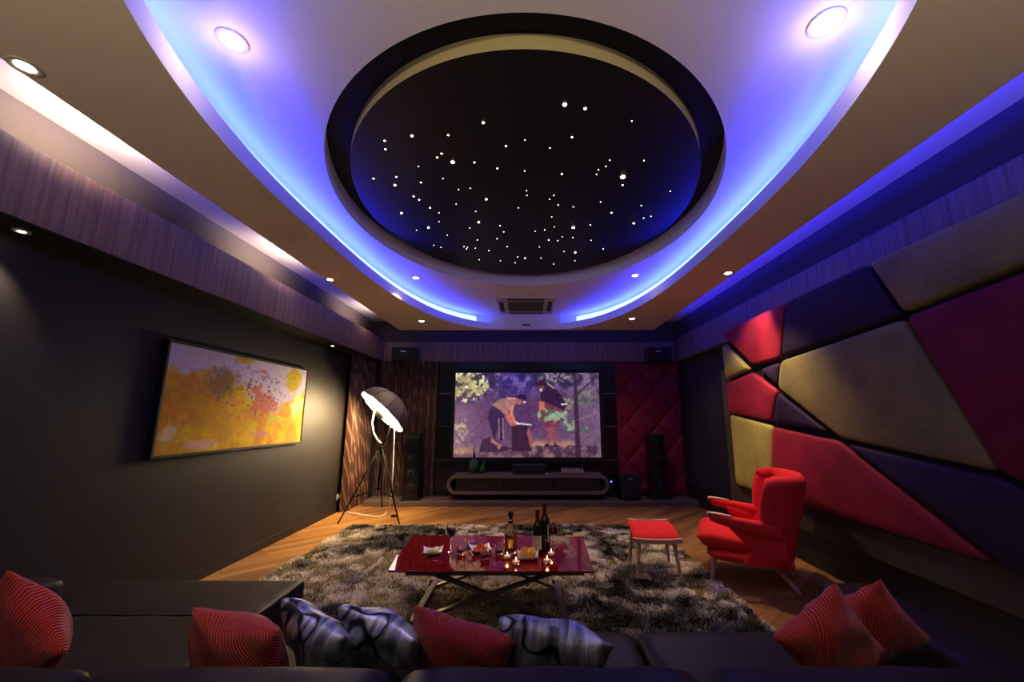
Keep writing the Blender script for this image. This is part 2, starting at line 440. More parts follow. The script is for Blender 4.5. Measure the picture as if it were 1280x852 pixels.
# light lines lying on top of the dropped panel, behind its outer edges
for (x, y, sx, sy, e) in ((PR - .09, 2.95, .02, 8.7, 64), (PL + .09, 2.95, .02, 8.7, 24), (CXO, PB - .03, 4.4, .02, 14)):
    o = lamp('slot_blue_line', 'AREA', (x, y, ZP + .115), e, (.02, .03, 1), None, shape='RECTANGLE', size=sx, size_y=sy, spread=math.radians(125)); o.rotation_euler = (PI, 0 if sx > 1 else math.radians(52 if x > 0 else -52), 0)

# ---- star ceiling
ZS = ZC + .07
drum = thing('star_ceiling', 'black oval star ceiling with many tiny glowing light points', 'ceiling light', (SC[0], SC[1], ZS))
de = ell(0, 0, SA - .15, SB - .265)
mb = MB(); mb.add([(*p, 0) for p in de], [tuple(range(NSEG))]); spanel = mb.build('star_panel', M['star'], drum, smooth=0)
mb = MB(); ribbon(mb, de, 0.0005, .105); mb.build('side_band', M['drum'], drum, smooth=180, weld=True)['label'] = 'pale rim band around the star ceiling'
STARS = [(745,318,3),(807,330,2),(949,368,0),(497,373,2),(280,413,2),(390,411,1),(197,428,1),(199,454,1),(624,426,0),(566,444,1),(767,417,1),(700,450,0),(370,467,1),(357,479,1),(404,493,3),(470,494,1),(540,512,1),(300,506,0),(882,487,0),(986,488,0),(870,506,0),(848,516,0),(842,530,0),(736,529,1),(623,520,0),(922,538,4),(921,563,1),(163,543,1),(232,538,1),(228,563,2),(307,555,1),(374,543,0),(422,576,0),(458,573,0),(629,580,0),(630,594,0),(506,606,2),(285,597,1),(302,608,1),(712,594,0),(699,606,0),(725,623,0),(854,614,0),(887,647,1),(1066,581,0),(978,625,0),(1007,658,0),(985,663,0),(955,679,2),(415,621,0),(604,632,0),(771,629,0),(248,648,2),(335,632,1),(362,647,0),(362,674,0),(474,643,0),(483,676,2),(705,660,0),(330,692,2),(456,693,0),(548,686,0),(559,705,0),(655,703,0),(684,699,0),(713,690,0),(771,692,3),(823,684,0),(770,722,0),(825,731,0),(294,700,0),(388,715,0),(479,730,0),(539,726,0),(696,730,1),(724,732,0),(737,720,0),(347,746,0),(369,752,0),(438,750,0),(449,752,0),(446,757,0),(473,755,0),(514,762,0),(570,750,0),(668,751,0),(742,765,0),(777,768,2),(862,757,0),(602,781,0),(594,799,0),(549,793,0),(485,790,0),(624,785,1),(673,785,0),(776,793,0),(711,803,0)]
s0 = None
for (u, v, k) in STARS:
    p = at(400 + u / 2.435, v / 2.435, z=ZS) - Vector((SC[0], SC[1], ZS))
    if s0 is None:
        so = s0 = MB().lathe([(0, -1), (.7, -.75), (1, 0), (.9, .3)], 8).build('star_light', M['star_e'], spanel, smooth=180)
    else:
        so = s0.copy(); COL.objects.link(so)
    r = (.0048, .0082, .0125, .019, .026)[k] * (0.75 + 0.07 * p.y / 1 + .1)
    so.location = (p.x, p.y, -0.001); so.scale = (r, r, r * .5)

# ---- ceiling spotlights
def make_spot(label, loc, energy, angle, target, lens=.042, group='recessed ceiling spotlights', blend=.6, soft=.03, col=(1, .78, .52), glow=0):
    t = thing('ceiling_spotlight', label, 'spotlight', loc, 0, group)
    MB().lathe([(lens, -.002), (lens + .012, -.006), (lens + .022, -.004), (lens + .022, .004), (lens, .004)], 24, cap=False).build('bezel', M['acwhite'], t, smooth=40)
    MB().lathe([(0.0001, -.008), (lens * .7, -.005), (lens, .002)], 20).build('lens', M['lens'], t, smooth=180)
    l = lamp('spot_light', 'SPOT', (0, 0, -.03), energy, col, t, spot_size=math.radians(angle), spot_blend=blend, shadow_soft_size=soft)
    d = Vector(target) - Vector(loc); l.rotation_euler = d.to_track_quat('-Z', 'Y').to_euler()
    if glow: lamp('spill_light', 'POINT', (0, 0, -.14), glow, col, t, shadow_soft_size=.04)
    return t
make_spot('bright ceiling spotlight nearest the viewer inside the oval, on the painting side', (-1.515, 1.773, ZC - .003), 30, 70, (-1.0, 2.9, 0), .05, glow=1.0)
make_spot('bright ceiling spotlight nearest the viewer inside the oval, on the padded wall side', (1.46, 1.678, ZC - .003), 14, 64, (.8, 2.9, 0), .06, glow=1.2)
make_spot('small ceiling spotlight in the oval beside the air conditioner, on the lamp side', (-1.547, 5.387, ZC - .003), 110, 100, (-1.5, 5.0, 0), .04)
make_spot('small ceiling spotlight in the oval beside the air conditioner, on the armchair side', (1.455, 5.29, ZC - .003), 110, 90, (1.0, 4.8, 0), .04)
make_spot('warm ceiling spotlight in the lower ceiling above the standing lamp', (-1.806, 6.758, ZP - .003), 40, 120, (-1.8, 6.5, 0), .042)
make_spot('warm ceiling spotlight in the lower ceiling near the red padded panel', (1.723, 6.587, ZP - .003), 36, 120, (1.7, 6.3, 0), .042)
make_spot('warm ceiling spotlight beside the blue slot, shining down the padded wall', (2.27, 4.417, ZP - .003), 105, 84, (2.36, 4.42, 0), .04, blend=.8)
l = lamp('wall_spot', 'SPOT', (2.27, 4.417, ZP - .04), 80, (1, .78, .52), None, spot_size=math.radians(58), spot_blend=.9, shadow_soft_size=.03); aim(l, (2.80, 4.95, 2.25))
for (yy, lb, e) in ((1.64, 'ceiling spotlight at the near end of the bright slot above the painting', 5), (4.635, 'ceiling spotlight midway along the bright slot above the painting', 7)):
    make_spot(lb, (PL + .06, yy, ZP - .003), e, 66, (-2.70, yy + .35, 1.0), .036, 'slot spotlights', blend=.35)
for (yy, lb, e) in ((2.25, 'small downlight under the veneer beam at the near end of the painting wall', 30), (6.15, 'small downlight under the veneer beam between the painting and the curtain', 3.2)):
    make_spot(lb, (-2.985, yy, 2.580), e, 78, (-3.0, yy, 0), .018, 'downlights under the veneer beam', blend=.7, soft=.02, col=(1, .84, .66))
# lamps tucked in the bright slot, above the dropped panel
for (yy, e) in ((2.35, 100), (4.45, 75), (6.85, 48)):
    lamp('slot_light', 'SPOT', (PL + .045, yy, ZP + .145), e, (1, .80, .58), None, shadow_soft_size=.03, spot_size=math.radians(130), spot_blend=1).rotation_euler = Vector((-.45, 0, .16)).to_track_quat('-Z', 'Y').to_euler()
# added fill: unseen spots without fixtures behind the viewer, brightening the ceiling
for x in (-1.7, 1.3):
    lamp('ceiling_fill', 'SPOT', (x, -.7, 1.92), 78, (1, .86, .64), None, spot_size=math.radians(140), spot_blend=.5, shadow_soft_size=.08).rotation_euler = (PI - .35, 0, 0)
# ---- air conditioner
ac = thing('air_conditioner', 'square ceiling air conditioner with dark grille inside the oval', 'air conditioner', (-.04, 6.78, ZC))
mb = MB(); mb.box(-.48, .48, -.53, .53, -.03, 0); mb.build('panel', M['acwhite'], ac, smooth=0, bevel=.008)
mb = MB(); mb.box(-.30, .30, -.30, .30, -.036, -.028); mb.build('grille_backing', M['acdark'], ac, smooth=0)
mb = MB()
for k in range(12): mb.box(-.29, .29, -.29 + k * .05, -.275 + k * .05, -.042, -.034)
mb.build('grille', M['console'], ac, smooth=0)
for (x0, x1, y0, y1) in ((-.30, .30, .39, .46), (-.30, .30, -.46, -.39), (-.44, -.37, -.30, .30), (.37, .44, -.30, .30)):
    MB().box(x0, x1, y0, y1, -.036, -.028).build('air_outlet', M['acdark'], ac, smooth=0)
o = MB().box(-.10, .04, 7.405, 7.42, 3.185, 3.205).build('ceiling_vent', M['black'], smooth=0)
tag(o, 'tiny dark slot on the pale face behind the air conditioner', 'vent')

# ------------------------------------------------------------------ back wall
zs = [at(660, v, y=7.96).z for v in (491.6, 532.6, 574.5)]
mb = MB(); lev = [0.085] + zs[::-1] + [2.586]
for a, b in zip(lev[:-1], lev[1:]): mb.box(-1.72, 1.69, 7.96, YB, a + .006, b - .006)
struct(mb.build('trim_9', M['blackgloss'], smooth=0))
mb = MB()
for z in zs: mb.box(-1.72, 1.69, 7.965, YB, z - .005, z + .005)
struct(mb.build('trim_10', M['metalstrip'], smooth=0))

# padded crimson panel with diamond quilting
def quilt(u, v):
    x, z = 1.70 + u * 1.26, .085 + v * 2.49
    a, b = (x + z * .9) / .62, (x - z * .9) / .62
    da, db = abs((a % 1) - .5) * 2, abs((b % 1) - .5) * 2
    h = (1 - da ** 5) * (1 - db ** 5); e = min(u, 1 - u, v, 1 - v) * 18
    return (x, 7.97 - .05 * h * min(1, e) - .01 * min(1, e * 3), z)
o = MB().sheet(140, 260, quilt).build('quilted_wall_panel', M['diamond'], smooth=180)
tag(o, 'dark crimson padded wall panel with diamond quilting beside the screen', 'wall panel')

# ---- pictures painted in code: noise helpers
def vnoise(h, wd, cells, seed):
    rng = np.random.default_rng(seed); g = rng.random((cells[1] + 2, cells[0] + 2))
    ys = np.linspace(0, cells[1], h); xs = np.linspace(0, cells[0], wd)
    y0 = np.floor(ys).astype(int); x0 = np.floor(xs).astype(int); fy = ys - y0; fx = xs - x0
    fy = (fy * fy * (3 - 2 * fy))[:, None]; fx = (fx * fx * (3 - 2 * fx))[None, :]
    g00 = g[y0][:, x0]; g01 = g[y0][:, x0 + 1]; g10 = g[y0 + 1][:, x0]; g11 = g[y0 + 1][:, x0 + 1]
    return (g00 * (1 - fx) + g01 * fx) * (1 - fy) + (g10 * (1 - fx) + g11 * fx) * fy
def fbm(h, wd, c, seed, octv=5, asp=1.77):
    r = np.zeros((h, wd)); a = .5; t = 0
    for k in range(octv):
        r += a * vnoise(h, wd, (max(1, int(c * asp)) * 2 ** k, c * 2 ** k), seed + k); t += a; a *= .55
    return r / t
def srgb(c): return tuple(((x / 255) / 12.92 if x / 255 <= .04045 else ((x / 255 + .055) / 1.055) ** 2.4) for x in c)
def poly_mask(X, Y, pts):
    m = np.zeros(X.shape, bool); n = len(pts); j = n - 1
    for i in range(n):
        xi, yi = pts[i]; xj, yj = pts[j]
        c = ((yi > Y) != (yj > Y)) & (X < (xj - xi) * (Y - yi) / (yj - yi + 1e-12) + xi)
        m ^= c; j = i
    return m
def sstep(a, b, x): t = np.clip((x - a) / (b - a), 0, 1); return t * t * (3 - 2 * t)
def picture_mesh(name, img, origin, ux, uy, mat, parent):
    """grid mesh with one colour per vertex; origin = top-left, ux right, uy down"""
    h, wd = img.shape[:2]; i, j = np.meshgrid(np.linspace(0, 1, wd), np.linspace(0, 1, h))
    P3 = np.array(origin) + i[..., None] * np.array(ux) + j[..., None] * np.array(uy)
    me = bpy.data.meshes.new(name); idx = np.arange(h * wd).reshape(h, wd)
    f = np.stack([idx[:-1, :-1], idx[1:, :-1], idx[1:, 1:], idx[:-1, 1:]], -1).reshape(-1, 4)
    me.from_pydata(P3.reshape(-1, 3).tolist(), [], f.tolist()); me.update()
    ca = me.color_attributes.new('col', 'FLOAT_COLOR', 'POINT')
    rgba = np.ones((h * wd, 4), np.float32); rgba[:, :3] = img.reshape(-1, 3)
    ca.data.foreach_set('color', rgba.ravel()); me.materials.append(mat)
    o = bpy.data.objects.new(name, me); COL.objects.link(o); o.parent = parent; return o
def mixc(img, m, c):
    m = np.clip(m, 0, 1)[..., None]; return img * (1 - m) + np.array(c) * m

# ---- film still on the screen (drawn in sRGB 0-255)
def film(h=216, wd=384):
    Y, X = np.mgrid[0:h, 0:wd]; X = X / (wd - 1) * 1135 + 65; Y = Y / (h - 1) * 648 + 90
    n1 = fbm(h, wd, 5, 1); n2 = fbm(h, wd, 14, 20, 4); n3 = fbm(h, wd, 30, 40, 3); n4 = fbm(h, wd, 22, 77, 3)
    img = np.zeros((h, wd, 3)); img[:] = (112, 78, 112)
    img = mixc(img, sstep(420, 90, Y) * .75, (72, 58, 104))
    img = mixc(img, sstep(330, 70, X) * sstep(200, 500, Y) * .75, (158, 112, 138))
    img = mixc(img, np.exp(-((X - 560) / 170) ** 2 - ((Y - 150) / 130) ** 2) * .9, (52, 36, 150))
    img = mixc(img, np.exp(-((X - 640) / 330) ** 2 - ((Y - 420) / 170) ** 2) * .75, (82, 44, 92))
    img = mixc(img, sstep(900, 1190, X) * .55, (120, 96, 128))
    # canopy speckle
    can = sstep(330, 140, Y) * sstep(.53, .62, n2)
    img = mixc(img, can * .55, (146, 124, 160)); img = mixc(img, sstep(400, 120, Y) * sstep(.50, .36, n2) * .7, (44, 34, 62))
    lf = np.exp(-((X - 150) / 150) ** 2 - ((Y - 190) / 110) ** 2)
    img = mixc(img, sstep(.22, .60, lf * (1.1 + (n2 - .5) * 4)) * .9, (214, 202, 132)); img = mixc(img, sstep(.55, .68, n3) * (lf > .25), (246, 242, 190))
    img = mixc(img, sstep(.60, .45, n4) * sstep(.35, .7, lf) * .45, (110, 92, 84))
    for (cx, cy, rx, ry, c) in ((110, 530, 60, 90, (196, 190, 140)), (860, 120, 110, 40, (170, 160, 150)), (1090, 270, 90, 90, (120, 122, 110)), (960, 330, 60, 50, (140, 150, 110))):
        b = np.exp(-((X - cx) / rx) ** 2 - ((Y - cy) / ry) ** 2); img = mixc(img, sstep(.30, .75, b * (1 + (n3 - .5) * 4)) * .75, c)
    # ground
    img = mixc(img, sstep(640, 735, Y) * .8, (96, 66, 84)); img = mixc(img, np.exp(-((Y - 640) / 26) ** 2) * (X > 520) * sstep(520, 680, X) * sstep(1040, 960, X) * .85, (196, 142, 112))
    img = mixc(img, np.exp(-((Y - 690) / 30) ** 2 - ((X - 120) / 120) ** 2) * .9, (206, 160, 120))
    img = mixc(img, (Y > 660) * sstep(.52, .62, n2) * .6, (150, 110, 104)); img = mixc(img, (Y > 650) * (X > 560) * sstep(.5, .38, n2) * .7, (60, 36, 56))
    def blob(pts, c, a=1.0): 
        nonlocal img; img = mixc(img, poly_mask(X, Y, pts) * a, c)
    # mound, stump
    blob([(262, 700), (285, 610), (340, 585), (400, 610), (440, 650), (520, 672), (470, 690), (420, 700)], (70, 40, 66))
    blob([(352, 590), (380, 610), (440, 648), (410, 690), (400, 650), (350, 625)], (186, 132, 120), .75)
    blob([(515, 500), (640, 492), (662, 560), (668, 690), (515, 690)], (62, 30, 58)); blob([(640, 510), (664, 560), (680, 660), (655, 664), (630, 560)], (176, 96, 92), .85)
    # stooping worker
    blob([(330, 400), (360, 345), (430, 375), (452, 420), (455, 500), (446, 610), (420, 615), (400, 520), (385, 600), (372, 590), (345, 500), (328, 450)], (64, 38, 78))
    for x0 in (408, 440): blob([(x0, 440), (x0 + 8, 440), (x0 + 12, 600), (x0 + 2, 600)], (196, 160, 166), .7)
    blob([(357, 343), (400, 305), (470, 284), (540, 285), (560, 310), (525, 360), (490, 385), (450, 410), (425, 385)], (172, 120, 118)); blob([(470, 284), (540, 285), (548, 300), (480, 300)], (226, 180, 160), .8)
    blob([(450, 395), (480, 385), (520, 455), (560, 475), (545, 500), (500, 500), (470, 450)], (196, 106, 100)); blob([(500, 350), (530, 340), (520, 400), (540, 460), (560, 480), (540, 486), (500, 420)], (214, 130, 112))
    blob([(540, 300), (560, 290), (600, 320), (590, 335), (555, 340)], (168, 96, 96)); blob([(536, 265), (560, 268), (575, 255), (612, 262), (628, 285), (624, 312), (600, 300), (560, 290)], (48, 24, 60))
    blob([(600, 312), (620, 310), (622, 326), (606, 328)], (240, 214, 206)); blob([(548, 474), (672, 490), (668, 500), (548, 490)], (232, 226, 244))
    # standing figure in a broad hat
    blob([(775, 500), (870, 500), (866, 560), (858, 640), (872, 655), (836, 655), (838, 600), (812, 600), (806, 640), (776, 656), (790, 610)], (140, 70, 90))
    blob([(728, 300), (800, 260), (900, 330), (880, 500), (770, 520), (725, 390)], (120, 50, 72)); blob([(722, 310), (768, 320), (770, 385), (724, 388)], (214, 120, 104), .8)
    blob([(735, 225), (800, 200), (868, 222), (910, 290), (945, 330), (920, 385), (870, 360), (800, 330), (738, 300)], (52, 26, 64)); blob([(770, 640), (800, 640), (806, 658), (768, 660)], (58, 30, 50)); blob([(834, 642), (866, 642), (874, 660), (834, 660)], (58, 30, 50))
    blob([(712, 190), (760, 190), (765, 225), (740, 240), (728, 225)], (120, 62, 80)); blob([(728, 218), (752, 212), (750, 238), (734, 238)], (228, 198, 196))
    blob([(698, 178), (735, 150), (775, 142), (800, 170), (830, 205), (868, 222), (800, 226), (770, 190), (720, 196)], (60, 26, 56)); blob([(775, 145), (800, 170), (858, 215), (838, 216), (792, 182)], (206, 160, 160), .8)
    blob([(896, 332), (948, 326), (940, 340), (900, 346)], (226, 206, 222))
    # fern branch in front
    fb = np.exp(-((X - 820) / 140) ** 2 - ((Y - 425) / 55) ** 2) + .8 * np.exp(-((X - 960) / 60) ** 2 - ((Y - 500) / 50) ** 2) + .8 * np.exp(-((X - 1090) / 70) ** 2 - ((Y - 525) / 28) ** 2)
    img = mixc(img, sstep(.35, .75, fb * (1 + (n3 - .5) * 3)) * .9, (82, 100, 88)); img = mixc(img, sstep(.55, .85, fb * (1 + (n4 - .5) * 5)) * .9, (150, 170, 138))
    # tree and boughs
    blob([(998, 90), (1024, 90), (1030, 300), (1045, 735), (1004, 735), (1000, 300)], (58, 34, 62), .9)
    blob([(880, 110), (990, 190), (1000, 205), (870, 120)], (56, 36, 66)); blob([(1030, 450), (1170, 400), (1175, 408), (1032, 462)], (150, 116, 130), .8); blob([(1020, 250), (1180, 120), (1186, 130), (1026, 270)], (70, 48, 78))
    img = mixc(img, (X > 1045) * (Y > 560) * sstep(.45, .6, n3) * .6, (128, 92, 104))
    for _ in range(2):
        p_ = np.pad(img, ((1, 1), (1, 1), (0, 0)), 'edge'); img = (p_[:-2, 1:-1] + p_[2:, 1:-1] + p_[1:-1, :-2] + p_[1:-1, 2:] + 2 * p_[1:-1, 1:-1]) / 6
    gr = vnoise(h, wd, (150, 84), 5) * .5 + vnoise(h, wd, (60, 34), 6) * .5
    img = img * (0.86 + .34 * (gr - .4) + .18 * (n2 - .4))[..., None]
    img = np.clip(img, 0, 255) / 255
    lin = np.where(img <= .04045, img / 12.92, ((img + .055) / 1.055) ** 2.4)
    return lin ** .8 / 2 ** .35
scr = thing('projection_screen', 'large wall screen in a black frame showing two people in a forest', 'screen', (-.015, 7.93, 1.565))
sw, sh = 1.385, .793
M['screen'] = attr_mat('screen_image', 1.12)
picture_mesh('screen_image', film(), (-sw, -.012, sh), (2 * sw, 0, 0), (0, 0, -2 * sh), M['screen'], scr)
mb = MB(); f_ = .075
mb.box(-sw - f_, sw + f_, -.03, .03, sh, sh + f_); mb.box(-sw - f_, sw + f_, -.03, .03, -sh - f_, -sh); mb.box(-sw - f_, -sw, -.03, .03, -sh, sh); mb.box(sw, sw + f_, -.03, .03, -sh, sh)
mb.box(-sw, sw, -.005, .03, -sh, sh)
mb.build('frame', M['black'], scr, smooth=0)

# ---- abstract painting on the left wall
def abstract(h=180, wd=330):
    Y, X = np.mgrid[0:h, 0:wd]; X = X / (wd - 1); Y = Y / (h - 1)
    a = fbm(h, wd, 3, 101); b = fbm(h, wd, 6, 131); c = fbm(h, wd, 12, 161, 4); d = fbm(h, wd, 28, 191, 3)
    img = np.zeros((h, wd, 3)); img[:] = (212, 162, 16)
    img = mixc(img, sstep(.48, .66, a) * .8, (204, 132, 24)); img = mixc(img, sstep(.55, .66, b) * .8, (224, 192, 18)); img = mixc(img, sstep(.60, .70, c) * .5, (232, 160, 50))
    top = sstep(.30, .14, Y - .33 * np.exp(-((X - .72) / .20) ** 2) - .10 * X * (X < .75) + (c - .5) * .32)
    img = mixc(img, top, (214, 204, 222)); img = mixc(img, top * sstep(.5, .65, d) * .4, (170, 150, 190))
    g = np.exp(-((X - .86) / .09) ** 2 - ((Y - .17) / .18) ** 2) + .8 * np.exp(-((X - .42) / .1) ** 2 - ((Y - .03) / .06) ** 2)
    img = mixc(img, sstep(.35, .7, g + (c - .5) * .8), (196, 176, 24))
    pk = np.exp(-((X - .62) / .13) ** 2 - ((Y - .52) / .13) ** 2) + .6 * np.exp(-((X - .55) / .07) ** 2 - ((Y - .35) / .12) ** 2) + .7 * np.exp(-((X - .58) / .06) ** 2 - ((Y - .12) / .04) ** 2)
    img = mixc(img, sstep(.35, .7, pk + (c - .5) * 1.0) * .9, (200, 106, 78))
    dk = np.exp(-((X - .30) / .10) ** 2 - ((Y - .30) / .16) ** 2); img = mixc(img, sstep(.40, .75, dk + (c - .5) * 1.1) * .75, (130, 110, 106)); img = mixc(img, sstep(.3, .7, dk + (b - .5)) * .4, (150, 110, 20))
    img = mixc(img, (sstep(.63, .70, d) * np.exp(-((X - .5) / .3) ** 2 - ((Y - .4) / .26) ** 2)) * .9, (70, 60, 70))
    for (cx, cy, rx, ry, col) in ((.24, .93, .14, .06, (214, 180, 170)), (.62, .86, .09, .05, (196, 140, 140)), (.93, .5, .08, .18, (240, 226, 160)), (.75, .70, .12, .05, (190, 196, 40)), (.05, .82, .05, .12, (226, 214, 160))):
        m = np.exp(-((X - cx) / rx) ** 2 - ((Y - cy) / ry) ** 2); img = mixc(img, sstep(.3, .8, m + (c - .5) * .9) * .85, col)
    img *= (.9 + .22 * (d - .4))[..., None]
    img = np.clip(img, 0, 255) / 255
    lin = np.where(img <= .04045, img / 12.92, ((img + .055) / 1.055) ** 2.4)
    return lin ** .85
pa = thing('painting', 'yellow and lilac abstract painting in a thin black frame on the dark wall', 'painting', (XL, 4.542, 1.665))
M['canvas'] = attr_mat('painted_canvas', None, .8)
hw, hh = 1.10, .475
picture_mesh('canvas', abstract(), (.052, -hw, hh), (0, 2 * hw, 0), (0, 0, -2 * hh), M['canvas'], pa)
mb = MB()
mb.box(0, .06, -hw - .022, hw + .022, hh, hh + .022); mb.box(0, .06, -hw - .022, hw + .022, -hh - .022, -hh); mb.box(0, .06, -hw - .022, -hw, -hh, hh); mb.box(0, .06, hw, hw + .022, -hh, hh)
mb.build('frame', M['black'], pa, smooth=0)

# ------------------------------------------------------------------ padded wall
struct(MB().box(2.86, XR, -1.0, 6.05, .36, 2.2).build('trim_11', M['olive'], smooth=0))
struct(MB().box(2.85, 2.9, -1.0, 5.70, .70, 2.70).build('trim_12', M['backing'], smooth=0))
def offset_poly(poly, d):
    n = len(poly); A = sum(poly[i][0] * poly[(i + 1) % n][1] - poly[(i + 1) % n][0] * poly[i][1] for i in range(n))
    sg = 1 if A > 0 else -1; res = []
    for i in range(n):
        p0, p1, p2 = Vector(poly[i - 1]), Vector(poly[i]), Vector(poly[(i + 1) % n])
        e1 = (p1 - p0).normalized(); e2 = (p2 - p1).normalized()
        n1 = Vector((-e1.y, e1.x)) * sg; n2 = Vector((-e2.y, e2.x)) * sg
        k = 1 + n1.dot(n2); b = (n1 + n2) / max(k, .25); res.append(tuple(p1 + b * d))
    return res
def round_poly(poly, r, m=4):
    n = len(poly); res = []
    for i in range(n):
        p0, p1, p2 = Vector(poly[i - 1]), Vector(poly[i]), Vector(poly[(i + 1) % n])
        a = p1 + (p0 - p1).normalized() * min(r, (p0 - p1).length * .45); b = p1 + (p2 - p1).normalized() * min(r, (p2 - p1).length * .45)
        for k in range(m + 1):
            t = k / m; res.append(tuple(a * (1 - t) ** 2 + p1 * 2 * t * (1 - t) + b * t * t))
    return res
def pad(poly, mat, label, depth=.085, x0=2.875):
    # poly in (y, z)
    R = .034; rings = []
    for (ins, xx) in ((0, x0), (0, x0 - depth + R), (R * .13, x0 - depth + R * .5), (R * .45, x0 - depth + R * .13), (R, x0 - depth), (R * 2.4, x0 - depth - .008)):
        rings.append([(xx, p[0], p[1]) for p in round_poly(offset_poly(poly, ins), .06)])
    mb = MB().loft(rings); o = mb.build('wall_pad', mat, smooth=60)
    tag(o, label, 'wall pad', 'padded velvet wall blocks'); return o
pad([(5.83, 2.72), (4.32, 2.735), (4.50, 2.15), (5.07, 2.145)], M['vred'], 'red velvet wall pad at the top far corner, lit by a spotlight')
pad([(5.82, 2.56), (5.165, 2.107), (5.80, 2.041)], M['vol'], 'small olive triangular wall pad at the far edge, between two red pads')
pad([(5.79, 1.976), (5.12, 2.06), (4.63, 1.805), (4.80, 1.454), (5.80, 1.568)], M['vred'], 'red five-sided wall pad under the small olive triangle')
pad([(4.93, 2.075), (4.54, 2.11), (4.615, 1.85)], M['vpur'], 'smallest purple triangular wall pad, wedged between red and olive pads')
pad([(5.765, 1.545), (4.80, 1.415), (4.94, .62), (5.765, .612)], M['vol'], 'upright olive wall pad at the far lower corner beside the red armchair')
pad([(4.29, 2.737), (3.22, 2.752), (2.99, 2.245), (4.47, 2.165)], M['vpur'], 'dark purple wall pad on the top row, between red and grey-olive')
pad([(4.50, 2.12), (2.975, 2.225), (2.535, 1.18), (3.76, 1.32), (4.60, 1.828)], M['vol2'], 'largest olive wall pad in the middle of the padded wall')
pad([(4.63, 1.785), (3.92, 1.375), (4.76, 1.445)], M['vpur'], 'purple wedge-shaped wall pad above the long red pad')
pad([(4.79, 1.40), (3.78, 1.29), (2.66, .635), (4.955, .62)], M['vred'], 'long red wall pad on the bottom row behind the armchair')
pad([(3.19, 2.755), (1.3, 2.755), (1.4, 2.43), (2.96, 2.27)], M['vol2'], 'grey-olive wall pad in the top corner nearest the viewer')
pad([(2.955, 2.235), (1.4, 2.39), (1.4, 1.22), (2.42, 1.14), (2.53, 1.18)], M['vdred'], 'large dark red wall pad nearest the viewer, below a grey-olive pad')
pad([(3.70, 1.275), (2.54, 1.145), (2.44, 1.10), (2.08, .62), (2.58, .62)], M['vpur'], 'dark purple wall pad on the bottom row, nearest the sofa')
pad([(2.42, 1.085), (1.5, 1.18), (1.5, .62), (2.04, .62)], M['vol2'], 'olive wall pad low at the near edge, mostly cut off by the photo')

# ------------------------------------------------------------------ wing chair
ch = thing('wing_armchair', 'red wool wing armchair with pale wooden arm ends and button-tufted back', 'armchair', (2.13, 4.26, 0), math.radians(156))
# local: +x forward, +y the side nearest the viewer
def shell_pt(s, h):
    """s in -1..1 runs round the back from wing to wing, h 0..1 bottom to top; mid surface"""
    a = s * math.radians(118); k = abs(s)
    lean = -.17 * h
    rx, ry = .19 + .01 * h, .365 + .045 * h - .05 * (h > .9) * (h - .9) * 10
    x = -.13 + lean - rx * math.cos(a); y = ry * math.sin(a) if k < .763 else ry * (1 if s > 0 else -1)
    if k > .763: x = -.13 + lean + (k - .763) / .237 * wing_len(h) ; y = ry * (1 if s > 0 else -1) * (1 + .05 * (k - .763) / .237)
    return x, y
def wing_len(h):
    if h < .42: return .20 - .10 * (h / .42)
    return .10 + .045 * math.sin((h - .42) / .58 * PI * .75)
def ztop(s):
    k = abs(s); return .985 - .03 * max(0, (k - .75) / .25) ** 2
def shell(side, nu=57, nv=26, th=.062):
    mb = MB(); 
    def mid(u, v):
        s = -1 + 2 * u; h = v; x, y = shell_pt(s, h); z = .225 + (ztop(s) - .225) * h; return Vector((x, y, z))
    def nrm(u, v):
        e = 1e-3; du = mid(min(1, u + e), v) - mid(max(0, u - e), v); dv = mid(u, min(1, v + e)) - mid(u, max(0, v - e))
        n = du.cross(dv); return n.normalized()
    rows = []
    G = [[None] * nu for _ in range(nv)]; H = [[None] * nu for _ in range(nv)]
    for j in range(nv):
        for i in range(nu):
            u, v = i / (nu - 1), j / (nv - 1); n = nrm(u, v)
            ed = min(u * 10, (1 - u) * 10, (1 - v) * 9, v * 9 + .35, 1); t = th * math.sqrt(max(0.02, 1 - (1 - ed) ** 2))
            p = mid(u, v); G[j][i] = p + n * t; H[j][i] = p - n * t * .85
    vs = [p for r in G for p in r] + [p for r in H for p in r]; o2 = nu * nv; fs = []
    for j in range(nv - 1):
        for i in range(nu - 1):
            a = j * nu + i; fs.append((a, a + 1, a + nu + 1, a + nu)); fs.append((o2 + a, o2 + a + nu, o2 + a + nu + 1, o2 + a + 1))
    for i in range(nu - 1):
        a = i; fs.append((a, o2 + a, o2 + a + 1, a + 1)); a = (nv - 1) * nu + i; fs.append((a, a + 1, o2 + a + 1, o2 + a))
    for j in range(nv - 1):
        a = j * nu; fs.append((a, a + nu, o2 + a + nu, o2 + a)); a = j * nu + nu - 1; fs.append((a, o2 + a, o2 + a + nu, a + nu))
    return mb.add(vs, fs)
shell(0).build('winged_back', M['chair'], ch, smooth=70)
